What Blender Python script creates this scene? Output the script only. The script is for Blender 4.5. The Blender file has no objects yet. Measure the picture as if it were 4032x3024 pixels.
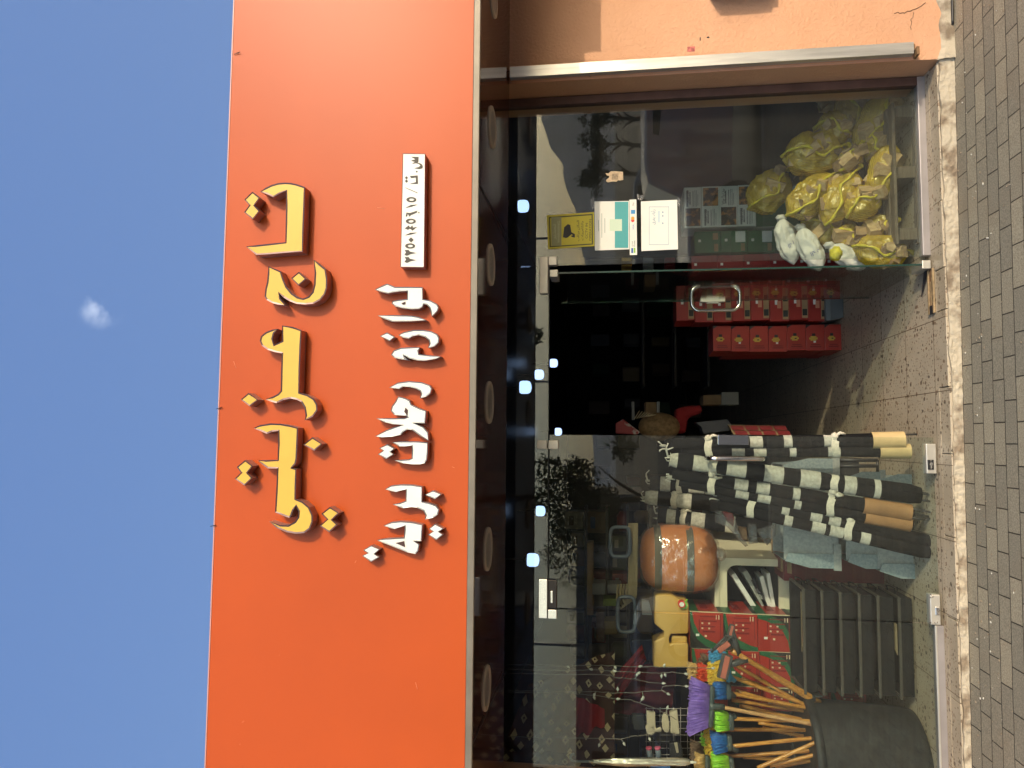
import bpy, bmesh, math, random
from mathutils import Vector, Matrix, noise
rnd = random.Random(7)
sc = bpy.context.scene
COL = sc.collection
# ------------------------------------------------------------------ camera, sky, sun, exposure
FPX = 2900.0
CAM = Vector((0.0, -4.4, 1.775))
R = Matrix(((0.99717187, 0.07473627, -0.00792159), (-0.07511664, 0.98774889, -0.13678314), (-0.00239812, 0.13699134, 0.99056934)))
vr, vf, vu = [Vector((R[0][i], R[1][i], R[2][i])) for i in range(3)]
cam = bpy.data.cameras.new("camera")
camo = bpy.data.objects.new("camera", cam); COL.objects.link(camo)
M4 = Matrix(((-vu.x, vr.x, -vf.x, CAM.x), (-vu.y, vr.y, -vf.y, CAM.y), (-vu.z, vr.z, -vf.z, CAM.z), (0, 0, 0, 1)))
camo.matrix_world = M4
cam.sensor_fit = 'HORIZONTAL'; cam.sensor_width = 36.0; cam.lens = FPX / 4032 * 36
cam.clip_start = 0.05; cam.clip_end = 9000
sc.camera = camo
SUN = Vector((0.76, -1.0, 0.425)).normalized()      # towards the sun
el = math.asin(SUN.z); az = math.atan2(SUN.x, SUN.y)
world = bpy.data.worlds.new("World"); sc.world = world; world.use_nodes = True
nt = world.node_tree; nt.nodes.clear()
wo = nt.nodes.new("ShaderNodeOutputWorld"); bg = nt.nodes.new("ShaderNodeBackground")
sky = nt.nodes.new("ShaderNodeTexSky"); sky.sky_type = 'NISHITA'; sky.sun_disc = False
sky.sun_elevation = el; sky.sun_rotation = az; sky.air_density = 1.35; sky.dust_density = 2.0; sky.ozone_density = 2.0
bg.inputs["Strength"].default_value = 0.15
# a small wisp of cloud fixed at one direction of the sky
tc = nt.nodes.new("ShaderNodeTexCoord")
cd = (R @ Vector((3024 - 1205 - 1512, FPX, 2016 - 395))).normalized()
sub = nt.nodes.new("ShaderNodeVectorMath"); sub.operation = 'DISTANCE'; sub.inputs[1].default_value = cd
nz = nt.nodes.new("ShaderNodeTexNoise"); nz.inputs["Scale"].default_value = 33; nz.inputs["Detail"].default_value = 9; nz.inputs["Distortion"].default_value = 0.25
ml = nt.nodes.new("ShaderNodeMapRange"); ml.inputs["From Min"].default_value = 0.0; ml.interpolation_type = 'SMOOTHSTEP'; ml.inputs["From Max"].default_value = 0.031; ml.inputs["To Min"].default_value = 1; ml.inputs["To Max"].default_value = 0
m2 = nt.nodes.new("ShaderNodeMapRange"); m2.inputs["From Min"].default_value = 0.40; m2.inputs["From Max"].default_value = 0.85
mm = nt.nodes.new("ShaderNodeMath"); mm.operation = 'MULTIPLY'
mixc = nt.nodes.new("ShaderNodeMixRGB"); mixc.inputs[2].default_value = (7.5, 8.2, 9.4, 1)
nt.links.new(tc.outputs["Generated"], sub.inputs[0]); nt.links.new(sub.outputs["Value"], ml.inputs["Value"])
nt.links.new(tc.outputs["Generated"], nz.inputs["Vector"]); nt.links.new(nz.outputs["Fac"], m2.inputs["Value"])
nt.links.new(ml.outputs[0], mm.inputs[0]); nt.links.new(m2.outputs[0], mm.inputs[1]); nt.links.new(mm.outputs[0], mixc.inputs[0])
sxy = nt.nodes.new("ShaderNodeSeparateXYZ"); nt.links.new(tc.outputs["Generated"], sxy.inputs[0])
f1 = nt.nodes.new("ShaderNodeMapRange"); f1.interpolation_type = 'SMOOTHSTEP'; f1.inputs["From Min"].default_value = -0.1; f1.inputs["From Max"].default_value = 0.5; f1.inputs["To Max"].default_value = 0.75; nt.links.new(sxy.outputs[1], f1.inputs["Value"])
hz_ = nt.nodes.new("ShaderNodeMixRGB"); hz_.inputs[2].default_value = (0.80, 1.60, 3.8, 1); nt.links.new(f1.outputs[0], hz_.inputs[0]); nt.links.new(sky.outputs[0], hz_.inputs[1])
f2 = nt.nodes.new("ShaderNodeMapRange"); f2.interpolation_type = 'SMOOTHSTEP'; f2.inputs["From Min"].default_value = -0.2; f2.inputs["From Max"].default_value = -0.9; f2.inputs["To Max"].default_value = 1.0; nt.links.new(sxy.outputs[1], f2.inputs["Value"])
gl_ = nt.nodes.new("ShaderNodeMixRGB"); gl_.blend_type = 'MULTIPLY'; gl_.inputs[2].default_value = (2.1, 2.2, 2.35, 1); nt.links.new(f2.outputs[0], gl_.inputs[0]); nt.links.new(hz_.outputs[0], gl_.inputs[1])
nt.links.new(gl_.outputs[0], mixc.inputs[1]); nt.links.new(mixc.outputs[0], bg.inputs["Color"]); nt.links.new(bg.outputs[0], wo.inputs[0])
sl = bpy.data.lights.new("sun", 'SUN'); sl.energy = 3.1; sl.angle = math.radians(0.5); sl.color = (1.0, 0.84, 0.62)
so = bpy.data.objects.new("sun", sl); COL.objects.link(so)
so.rotation_euler = (-SUN).to_track_quat('-Z', 'Y').to_euler(); so.location = SUN * 30
sc.view_settings.view_transform = 'Standard'; sc.view_settings.look = 'None'; sc.view_settings.exposure = 0.16; sc.view_settings.gamma = 1.0
sc.cycles.transparent_max_bounces = 40; sc.cycles.max_bounces = 8; sc.cycles.caustics_reflective = False; sc.cycles.caustics_refractive = False
sc.cycles.sample_clamp_indirect = 6

# ------------------------------------------------------------------ helpers
def W(px, py, Y=0.0):
    """photo pixel -> point in the plane y = Y"""
    d = R @ Vector((3024 - py - 1512, FPX, 2016 - px)); t = (Y - CAM.y) / d.y
    return CAM + d * t
def F(px, py, z=0.0):
    """photo pixel -> point in the plane z"""
    d = R @ Vector((3024 - py - 1512, FPX, 2016 - px)); t = (z - CAM.z) / d.z
    return CAM + d * t
MATS = {}
def mat(name, col, rough=0.6, metal=0.0, var=0.0, vscale=8.0, bump=0.0, bscale=60.0, spec=0.5, emit=None, trans=0.0, stretch=None, col2=None, lo=0.35, hi=0.65, sheen=0.0, coat=0.0, alpha=1.0):
    if name in MATS: return MATS[name]
    m = bpy.data.materials.new(name); m.use_nodes = True; n = m.node_tree.nodes; l = m.node_tree.links
    b = n["Principled BSDF"]; b.inputs["Base Color"].default_value = (*col, 1); b.inputs["Roughness"].default_value = rough
    b.inputs["Metallic"].default_value = metal; b.inputs["Specular IOR Level"].default_value = spec; b.inputs["Coat Weight"].default_value = coat
    b.inputs["Alpha"].default_value = alpha
    tcn = n.new("ShaderNodeTexCoord"); v = tcn.outputs["Object"]
    if stretch:
        mp = n.new("ShaderNodeMapping"); mp.inputs["Scale"].default_value = stretch; l.new(v, mp.inputs[0]); v = mp.outputs[0]
    if var or col2:
        t = n.new("ShaderNodeTexNoise"); t.inputs["Scale"].default_value = vscale; t.inputs["Detail"].default_value = 6; l.new(v, t.inputs["Vector"])
        mr = n.new("ShaderNodeMapRange"); mr.inputs["From Min"].default_value = lo; mr.inputs["From Max"].default_value = hi; l.new(t.outputs["Fac"], mr.inputs["Value"])
        mx = n.new("ShaderNodeMixRGB"); l.new(mr.outputs[0], mx.inputs[0])
        c2 = col2 or tuple(min(1, c * (1 + var)) for c in col); c1 = col if col2 else tuple(c * (1 - var) for c in col)
        mx.inputs[1].default_value = (*c1, 1); mx.inputs[2].default_value = (*c2, 1); l.new(mx.outputs[0], b.inputs["Base Color"])
    if bump:
        t2 = n.new("ShaderNodeTexNoise"); t2.inputs["Scale"].default_value = bscale; t2.inputs["Detail"].default_value = 4; l.new(v, t2.inputs["Vector"])
        bp = n.new("ShaderNodeBump"); bp.inputs["Strength"].default_value = bump; bp.inputs["Distance"].default_value = 0.01; l.new(t2.outputs["Fac"], bp.inputs["Height"]); l.new(bp.outputs[0], b.inputs["Normal"])
    if emit: b.inputs["Emission Color"].default_value = (*emit[:3], 1); b.inputs["Emission Strength"].default_value = emit[3]
    if trans: b.inputs["Transmission Weight"].default_value = trans
    MATS[name] = m; return m
def sub_name(s): return s
class MB:
    def __init__(s): s.bm = bmesh.new(); s.mi = 0
    def _tag(s, n0, smooth=False):
        s.bm.faces.ensure_lookup_table()
        for f in s.bm.faces[n0:]: f.material_index = s.mi; f.smooth = smooth
    def box(s, c, d, rot=None, bev=0.0):
        n0 = len(s.bm.faces); c = Vector(c)
        bm2 = bmesh.new(); bmesh.ops.create_cube(bm2, size=1.0)
        for v in bm2.verts: v.co = Vector((v.co.x * d[0], v.co.y * d[1], v.co.z * d[2]))
        if bev: bmesh.ops.bevel(bm2, geom=bm2.edges[:], offset=bev, segments=2, profile=0.5, affect='EDGES')
        mp = {}
        for v in bm2.verts:
            p = v.co.copy()
            if rot is not None: p = rot @ p
            mp[v.index] = s.bm.verts.new(p + c)
        for f in bm2.faces: s.bm.faces.new([mp[v.index] for v in f.verts])
        bm2.free(); s._tag(n0); return s
    def b2(s, a, b, bev=0.0):
        a = Vector(a); b = Vector(b); return s.box((a + b) / 2, [abs(b[i] - a[i]) for i in range(3)], bev=bev)
    def tube(s, pts, r, n=8, cap=True, smooth=True):
        n0 = len(s.bm.faces); pts = [Vector(p) for p in pts]; rr = r if isinstance(r, (list, tuple)) else [r] * len(pts)
        rings = []; up = None
        for i, p in enumerate(pts):
            d = (pts[min(i + 1, len(pts) - 1)] - pts[max(i - 1, 0)]).normalized()
            if up is None:
                up = d.orthogonal().normalized()
            else:
                up = (up - d * up.dot(d)); up = up.normalized() if up.length > 1e-6 else d.orthogonal().normalized()
            sd = d.cross(up)
            rings.append([s.bm.verts.new(p + (up * math.cos(2 * math.pi * k / n) + sd * math.sin(2 * math.pi * k / n)) * rr[i]) for k in range(n)])
        for a, b in zip(rings, rings[1:]):
            for k in range(n): s.bm.faces.new((a[k], a[(k + 1) % n], b[(k + 1) % n], b[k]))
        s._tag(n0, smooth)
        if cap:
            n0 = len(s.bm.faces); s.bm.faces.new(rings[0][::-1]); s.bm.faces.new(rings[-1]); s._tag(n0)
        return s
    def rings(s, rings, closed=True, cap=True, smooth=True):
        n0 = len(s.bm.faces); vs = [[s.bm.verts.new(p) for p in r] for r in rings]; n = len(vs[0])
        for a, b in zip(vs, vs[1:]):
            for k in range(n if closed else n - 1): s.bm.faces.new((a[k], a[(k + 1) % n], b[(k + 1) % n], b[k]))
        s._tag(n0, smooth)
        if cap and closed:
            n0 = len(s.bm.faces); s.bm.faces.new(vs[0][::-1]); s.bm.faces.new(vs[-1]); s._tag(n0)
        return s
    def blob(s, c, r, nseg=20, nring=14, fn=None, rot=None, smooth=True):
        n0 = len(s.bm.faces); c = Vector(c); rows = []
        for i in range(nring + 1):
            th = math.pi * i / nring; row = []
            for k in range(nseg):
                ph = 2 * math.pi * k / nseg
                p = Vector((math.sin(th) * math.cos(ph), math.sin(th) * math.sin(ph), math.cos(th)))
                q = Vector((p.x * r[0], p.y * r[1], p.z * r[2]))
                if fn: q = fn(p, q)
                if rot is not None: q = rot @ q
                row.append(q + c)
                if i in (0, nring): break
            rows.append([s.bm.verts.new(q) for q in row])
        for i in range(nring):
            a, b = rows[i], rows[i + 1]
            for k in range(nseg):
                k2 = (k + 1) % nseg
                if len(a) == 1: s.bm.faces.new((a[0], b[k], b[k2]))
                elif len(b) == 1: s.bm.faces.new((a[k], b[0], a[k2]))
                else: s.bm.faces.new((a[k], b[k], b[k2], a[k2]))
        s._tag(n0, smooth); return s
    def poly(s, pts):
        n0 = len(s.bm.faces); f = s.bm.faces.new([s.bm.verts.new(Vector(p)) for p in pts]); s._tag(n0); return f
    def prism(s, pts, off):
        off = Vector(off); n0 = len(s.bm.faces)
        a = [s.bm.verts.new(Vector(p)) for p in pts]; b = [s.bm.verts.new(Vector(p) + off) for p in pts]; n = len(a)
        s.bm.faces.new(a[::-1]); s.bm.faces.new(b)
        for k in range(n): s.bm.faces.new((a[k], a[(k + 1) % n], b[(k + 1) % n], b[k]))
        s._tag(n0); return s
    def sheet(s, fn, nu, nv, smooth=True):
        n0 = len(s.bm.faces); g = [[s.bm.verts.new(Vector(fn(i / nu, j / nv))) for j in range(nv + 1)] for i in range(nu + 1)]
        for i in range(nu):
            for j in range(nv): s.bm.faces.new((g[i][j], g[i + 1][j], g[i + 1][j + 1], g[i][j + 1]))
        s._tag(n0, smooth); return s
def wloc(o):
    p = Vector((0, 0, 0))
    while o is not None: p += o.location; o = o.parent
    return p
def obj(name, mb, mats, parent=None, loc=None, fixn=True):
    if fixn: bmesh.ops.recalc_face_normals(mb.bm, faces=mb.bm.faces[:])
    me = bpy.data.meshes.new(name); mb.bm.to_mesh(me); mb.bm.free()
    for m in (mats if isinstance(mats, (list, tuple)) else [mats]): me.materials.append(m)
    o = bpy.data.objects.new(name, me); COL.objects.link(o)
    if parent is not None:
        me.transform(Matrix.Translation(-wloc(parent))); o.parent = parent
    else:
        if loc is None:
            xs = [v.co for v in me.vertices]
            loc = Vector(((min(p.x for p in xs) + max(p.x for p in xs)) / 2, (min(p.y for p in xs) + max(p.y for p in xs)) / 2, min(p.z for p in xs)))
        me.transform(Matrix.Translation(-Vector(loc))); o.location = loc
    return o
def tag(o, label=None, cat=None, group=None, kind=None):
    if label: o['label'] = label
    if cat: o['category'] = cat
    if group: o['group'] = group
    if kind: o['kind'] = kind
    return o
def thing(name, label, cat, loc, group=None):
    o = bpy.data.objects.new(name, None); COL.objects.link(o); o.location = loc; o.empty_display_size = 0.1
    return tag(o, label, cat, group)
def dup(o, parent=None):
    c = o.copy(); COL.objects.link(c); c.parent = parent
    for ch in list(o.children): dup(ch, c)
    return c
# --- lettering
AR = {'ا': ('\uFE8D', None, None, '\uFE8E'), 'أ': ('\uFE83', None, None, '\uFE84'), 'ب': ('\uFE8F', '\uFE91', '\uFE92', '\uFE90'), 'ت': ('\uFE95', '\uFE97', '\uFE98', '\uFE96'), 'ة': ('\uFE93', None, None, '\uFE94'),
 'ح': ('\uFEA1', '\uFEA3', '\uFEA4', '\uFEA2'), 'ذ': ('\uFEAB', None, None, '\uFEAC'), 'د': ('\uFEA9', None, None, '\uFEAA'), 'ر': ('\uFEAD', None, None, '\uFEAE'), 'ع': ('\uFEC9', '\uFECB', '\uFECC', '\uFECA'), 'ط': ('\uFEC1', '\uFEC3', '\uFEC4', '\uFEC2'),
 'ف': ('\uFED1', '\uFED3', '\uFED4', '\uFED2'), 'ق': ('\uFED5', '\uFED7', '\uFED8', '\uFED6'), 'ك': ('\uFED9', '\uFEDB', '\uFEDC', '\uFEDA'), 'ل': ('\uFEDD', '\uFEDF', '\uFEE0', '\uFEDE'), 'م': ('\uFEE1', '\uFEE3', '\uFEE4', '\uFEE2'),
 'ن': ('\uFEE5', '\uFEE7', '\uFEE8', '\uFEE6'), 'ى': ('\uFEEF', None, None, '\uFEF0'), 'ي': ('\uFEF1', '\uFEF3', '\uFEF4', '\uFEF2'), 'و': ('\uFEED', None, None, '\uFEEE'), 'س': ('\uFEB1', '\uFEB3', '\uFEB4', '\uFEB2'), 'ص': ('\uFEB9', '\uFEBB', '\uFEBC', '\uFEBA')}
def arab(s):
    out = []
    for i, c in enumerate(s):
        if c not in AR: out.append(c); continue
        pj = i > 0 and s[i - 1] in AR and AR[s[i - 1]][1] is not None
        nj = i + 1 < len(s) and s[i + 1] in AR and AR[c][1] is not None
        out.append(AR[c][2] if pj and nj else AR[c][3] if pj else AR[c][1] if nj else AR[c][0])
    return ''.join(out[::-1])
def text_mesh(name, body, o, ux, uz, h, m, parent, width=None, align='CENTER', lift=0.0):
    """flat lettering centred at o; ux = reading direction, uz = up, h = letter height"""
    cu = bpy.data.curves.new(name, 'FONT'); cu.body = body; cu.align_x = align; cu.align_y = 'CENTER'; cu.size = 1.0; cu.offset = lift; cu.resolution_u = 3
    t = bpy.data.objects.new(name, cu); COL.objects.link(t); bpy.context.view_layer.update()
    me = bpy.data.meshes.new_from_object(t); bpy.data.objects.remove(t); bpy.data.curves.remove(cu)
    ux = Vector(ux).normalized(); uz = Vector(uz).normalized()
    if len(me.vertices):
        w = max(v.co.x for v in me.vertices) - min(v.co.x for v in me.vertices)
        sx = h * 1.35 if width is None else width / max(w, 1e-4)
        for v in me.vertices: v.co = Vector(o) + ux * v.co.x * sx + uz * v.co.y * h * 1.35
    me.materials.clear(); me.materials.append(m)
    ob = bpy.data.objects.new(name, me); COL.objects.link(ob); me.transform(Matrix.Translation(-wloc(parent))); ob.parent = parent
    return ob
X, Y, Z = Vector((1, 0, 0)), Vector((0, 1, 0)), Vector((0, 0, 1))

# ------------------------------------------------------------------ materials
def glass_mat(name, tint, dust, dscale=7.0, refl=0.052):
    m = bpy.data.materials.new(name); m.use_nodes = True; n = m.node_tree.nodes; l = m.node_tree.links; n.clear()
    out = n.new("ShaderNodeOutputMaterial"); tr = n.new("ShaderNodeBsdfTransparent"); tr.inputs[0].default_value = (*tint, 1)
    gl = n.new("ShaderNodeBsdfGlossy"); gl.inputs["Roughness"].default_value = 0.0
    lw = n.new("ShaderNodeLayerWeight"); lw.inputs[0].default_value = 0.5
    p = n.new("ShaderNodeMath"); p.operation = 'POWER'; p.inputs[1].default_value = 5.0; l.new(lw.outputs["Facing"], p.inputs[0])
    ma = n.new("ShaderNodeMath"); ma.operation = 'MULTIPLY_ADD'; ma.inputs[1].default_value = 1 - refl; ma.inputs[2].default_value = refl; l.new(p.outputs[0], ma.inputs[0])
    mx = n.new("ShaderNodeMixShader"); l.new(ma.outputs[0], mx.inputs[0]); l.new(tr.outputs[0], mx.inputs[1]); l.new(gl.outputs[0], mx.inputs[2])
    df = n.new("ShaderNodeBsdfDiffuse"); df.inputs[0].default_value = (0.62, 0.6, 0.55, 1)
    tcn = n.new("ShaderNodeTexCoord"); mp = n.new("ShaderNodeMapping"); mp.inputs["Scale"].default_value = (1.0, 1, 0.35)
    nz = n.new("ShaderNodeTexNoise"); nz.inputs["Scale"].default_value = dscale; nz.inputs["Detail"].default_value = 9; nz.inputs["Roughness"].default_value = 0.7
    l.new(tcn.outputs["Object"], mp.inputs[0]); l.new(mp.outputs[0], nz.inputs["Vector"])
    mr = n.new("ShaderNodeMapRange"); mr.inputs["From Min"].default_value = 0.3; mr.inputs["From Max"].default_value = 0.8; mr.inputs["To Min"].default_value = dust * 0.45; mr.inputs["To Max"].default_value = dust * 1.9
    l.new(nz.outputs["Fac"], mr.inputs["Value"])
    # specks of dirt
    vo = n.new("ShaderNodeTexVoronoi"); vo.inputs["Scale"].default_value = 26; l.new(tcn.outputs["Object"], vo.inputs["Vector"])
    lt = n.new("ShaderNodeMath"); lt.operation = 'LESS_THAN'; lt.inputs[1].default_value = 0.045; l.new(vo.outputs["Distance"], lt.inputs[0])
    ms = n.new("ShaderNodeMath"); ms.operation = 'MULTIPLY_ADD'; ms.inputs[1].default_value = 0.22; l.new(lt.outputs[0], ms.inputs[0]); l.new(mr.outputs[0], ms.inputs[2])
    m2 = n.new("ShaderNodeMixShader"); l.new(ms.outputs[0], m2.inputs[0]); l.new(mx.outputs[0], m2.inputs[1]); l.new(df.outputs[0], m2.inputs[2]); l.new(m2.outputs[0], out.inputs[0])
    MATS[name] = m; return m
GLASS = glass_mat("shop_glass", (0.92, 0.96, 0.93), 0.006)
GLASS_R = glass_mat("dusty_glass", (0.88, 0.92, 0.89), 0.014)
GLASS_EDGE = mat("glass_edge", (0.015, 0.05, 0.04), 0.25)
def film(name, col, fac, rough=0.15, gcol=(1, 1, 1), gfac=0.08, bump=0.0, bscale=20):
    """thin clear plastic"""
    m = bpy.data.materials.new(name); m.use_nodes = True; n = m.node_tree.nodes; l = m.node_tree.links; n.clear()
    out = n.new("ShaderNodeOutputMaterial"); tr = n.new("ShaderNodeBsdfTransparent"); df = n.new("ShaderNodeBsdfDiffuse"); df.inputs[0].default_value = (*col, 1)
    tl = n.new("ShaderNodeBsdfTranslucent"); tl.inputs[0].default_value = (*col, 1); ad = n.new("ShaderNodeMixShader"); ad.inputs[0].default_value = 0.35
    l.new(df.outputs[0], ad.inputs[1]); l.new(tl.outputs[0], ad.inputs[2])
    m1 = n.new("ShaderNodeMixShader"); m1.inputs[0].default_value = fac; l.new(tr.outputs[0], m1.inputs[1]); l.new(ad.outputs[0], m1.inputs[2])
    gl = n.new("ShaderNodeBsdfGlossy"); gl.inputs["Roughness"].default_value = rough; gl.inputs[0].default_value = (*gcol, 1)
    m2 = n.new("ShaderNodeMixShader"); m2.inputs[0].default_value = gfac; l.new(m1.outputs[0], m2.inputs[1]); l.new(gl.outputs[0], m2.inputs[2]); l.new(m2.outputs[0], out.inputs[0])
    if bump:
        tcn = n.new("ShaderNodeTexCoord"); t2 = n.new("ShaderNodeTexNoise"); t2.inputs["Scale"].default_value = bscale; t2.inputs["Detail"].default_value = 4; l.new(tcn.outputs["Object"], t2.inputs["Vector"])
        bp = n.new("ShaderNodeBump"); bp.inputs["Strength"].default_value = bump; bp.inputs["Distance"].default_value = 0.03; l.new(t2.outputs["Fac"], bp.inputs["Height"]); l.new(bp.outputs[0], gl.inputs["Normal"]); l.new(bp.outputs[0], df.inputs["Normal"])
    MATS[name] = m; return m
def paver_mat():
    m = bpy.data.materials.new("concrete_pavers"); m.use_nodes = True; n = m.node_tree.nodes; l = m.node_tree.links; b = n["Principled BSDF"]; b.inputs["Roughness"].default_value = 0.85
    tcn = n.new("ShaderNodeTexCoord"); br = n.new("ShaderNodeTexBrick"); br.offset = 0.5; br.inputs["Scale"].default_value = 1.0
    br.inputs["Brick Width"].default_value = 0.205; br.inputs["Row Height"].default_value = 0.104; br.inputs["Mortar Size"].default_value = 0.0035; br.inputs["Mortar Smooth"].default_value = 0.35; br.inputs["Bias"].default_value = -0.35
    br.inputs["Color1"].default_value = (0.29, 0.26, 0.20, 1); br.inputs["Color2"].default_value = (0.46, 0.40, 0.29, 1); br.inputs["Mortar"].default_value = (0.05, 0.042, 0.034, 1)
    wn = n.new("ShaderNodeTexNoise"); wn.inputs["Scale"].default_value = 6; va = n.new("ShaderNodeVectorMath"); va.operation = 'MULTIPLY_ADD'; va.inputs[1].default_value = (0.008,) * 3
    l.new(tcn.outputs["Object"], wn.inputs["Vector"]); l.new(wn.outputs["Color"], va.inputs[0]); l.new(tcn.outputs["Object"], va.inputs[2]); l.new(va.outputs[0], br.inputs["Vector"])
    g = n.new("ShaderNodeTexNoise"); g.inputs["Scale"].default_value = 140; g.inputs["Detail"].default_value = 5; l.new(tcn.outputs["Object"], g.inputs["Vector"])
    g2 = n.new("ShaderNodeTexNoise"); g2.inputs["Scale"].default_value = 2.2; g2.inputs["Detail"].default_value = 6; l.new(tcn.outputs["Object"], g2.inputs["Vector"])
    mr = n.new("ShaderNodeMapRange"); mr.inputs["From Min"].default_value = 0.3; mr.inputs["From Max"].default_value = 0.7; mr.inputs["To Min"].default_value = 0.68; mr.inputs["To Max"].default_value = 1.3; l.new(g.outputs["Fac"], mr.inputs["Value"])
    mx = n.new("ShaderNodeMixRGB"); mx.blend_type = 'MULTIPLY'; mx.inputs[0].default_value = 1; l.new(br.outputs["Color"], mx.inputs[1]); l.new(mr.outputs[0], mx.inputs[2])
    mr2 = n.new("ShaderNodeMapRange"); mr2.inputs["From Min"].default_value = 0.52; mr2.inputs["From Max"].default_value = 0.72; mr2.inputs["To Max"].default_value = 0.4; l.new(g2.outputs["Fac"], mr2.inputs["Value"])
    mx2 = n.new("ShaderNodeMixRGB"); mx2.inputs[2].default_value = (0.27, 0.2, 0.13, 1); l.new(mr2.outputs[0], mx2.inputs[0]); l.new(mx.outputs[0], mx2.inputs[1]); l.new(mx2.outputs[0], b.inputs["Base Color"])
    hm = n.new("ShaderNodeMath"); hm.operation = 'MULTIPLY_ADD'; hm.inputs[1].default_value = -1.0; l.new(br.outputs["Fac"], hm.inputs[0])
    gm = n.new("ShaderNodeMath"); gm.operation = 'MULTIPLY'; gm.inputs[1].default_value = 0.25; l.new(g.outputs["Fac"], gm.inputs[0]); l.new(gm.outputs[0], hm.inputs[2])
    bp = n.new("ShaderNodeBump"); bp.inputs["Strength"].default_value = 0.9; bp.inputs["Distance"].default_value = 0.006; l.new(hm.outputs[0], bp.inputs["Height"]); l.new(bp.outputs[0], b.inputs["Normal"])
    return m
def terrazzo_mat():
    m = bpy.data.materials.new("terrazzo"); m.use_nodes = True; n = m.node_tree.nodes; l = m.node_tree.links; b = n["Principled BSDF"]; b.inputs["Roughness"].default_value = 0.42
    tcn = n.new("ShaderNodeTexCoord"); base = (0.50, 0.40, 0.30)
    nz = n.new("ShaderNodeTexNoise"); nz.inputs["Scale"].default_value = 5; nz.inputs["Detail"].default_value = 8; l.new(tcn.outputs["Object"], nz.inputs["Vector"])
    r = n.new("ShaderNodeMixRGB"); r.inputs[1].default_value = (0.44, 0.36, 0.26, 1); r.inputs[2].default_value = (0.64, 0.54, 0.40, 1); l.new(nz.outputs["Fac"], r.inputs[0])
    prev = r.outputs[0]
    for sc_, th, st in ((31, 0.2, (1, 1.0, 1)), (60, 0.2, (1, 1.2, 1))):
        mp = n.new("ShaderNodeMapping"); mp.inputs["Scale"].default_value = st; l.new(tcn.outputs["Object"], mp.inputs[0])
        wn = n.new("ShaderNodeTexNoise"); wn.inputs["Scale"].default_value = 90; va = n.new("ShaderNodeVectorMath"); va.operation = 'MULTIPLY_ADD'; va.inputs[1].default_value = (0.012,) * 3
        l.new(mp.outputs[0], wn.inputs["Vector"]); l.new(wn.outputs["Color"], va.inputs[0]); l.new(mp.outputs[0], va.inputs[2])
        vo = n.new("ShaderNodeTexVoronoi"); vo.inputs["Scale"].default_value = sc_; vo.inputs["Randomness"].default_value = 1; l.new(va.outputs[0], vo.inputs["Vector"])
        sx = n.new("ShaderNodeSeparateXYZ"); l.new(vo.outputs["Color"], sx.inputs[0])
        thm = n.new("ShaderNodeMath"); thm.operation = 'MULTIPLY'; thm.inputs[1].default_value = th * 2; l.new(sx.outputs[0], thm.inputs[0])
        lt = n.new("ShaderNodeMath"); lt.operation = 'LESS_THAN'; l.new(vo.outputs["Distance"], lt.inputs[0]); l.new(thm.outputs[0], lt.inputs[1])
        fa = n.new("ShaderNodeMath"); fa.operation = 'MULTIPLY'; fa.inputs[1].default_value = 0.85 if sc_ < 40 else 0.7; l.new(lt.outputs[0], fa.inputs[0])
        cr = n.new("ShaderNodeMixRGB"); cr.inputs[1].default_value = (0.05, 0.038, 0.026, 1); cr.inputs[2].default_value = (0.32, 0.2, 0.12, 1); l.new(sx.outputs[1], cr.inputs[0])
        mx = n.new("ShaderNodeMixRGB"); l.new(fa.outputs[0], mx.inputs[0]); l.new(prev, mx.inputs[1]); l.new(cr.outputs[0], mx.inputs[2]); prev = mx.outputs[0]
    br = n.new("ShaderNodeTexBrick"); br.offset = 0.0; br.inputs["Scale"].default_value = 1; br.inputs["Brick Width"].default_value = 0.4; br.inputs["Row Height"].default_value = 0.4; br.inputs["Mortar Size"].default_value = 0.0025
    mpb = n.new("ShaderNodeMapping"); mpb.inputs["Location"].default_value = (0.12, 0.02, 0); l.new(tcn.outputs["Object"], mpb.inputs[0]); l.new(mpb.outputs[0], br.inputs["Vector"])
    br.inputs["Color1"].default_value = (1, 1, 1, 1); br.inputs["Color2"].default_value = (0.86, 0.84, 0.8, 1); br.inputs["Mortar"].default_value = (0.3, 0.25, 0.2, 1)
    mm_ = n.new("ShaderNodeMixRGB"); mm_.blend_type = 'MULTIPLY'; mm_.inputs[0].default_value = 1; l.new(prev, mm_.inputs[1]); l.new(br.outputs["Color"], mm_.inputs[2])
    l.new(mm_.outputs[0], b.inputs["Base Color"]); return m
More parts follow.
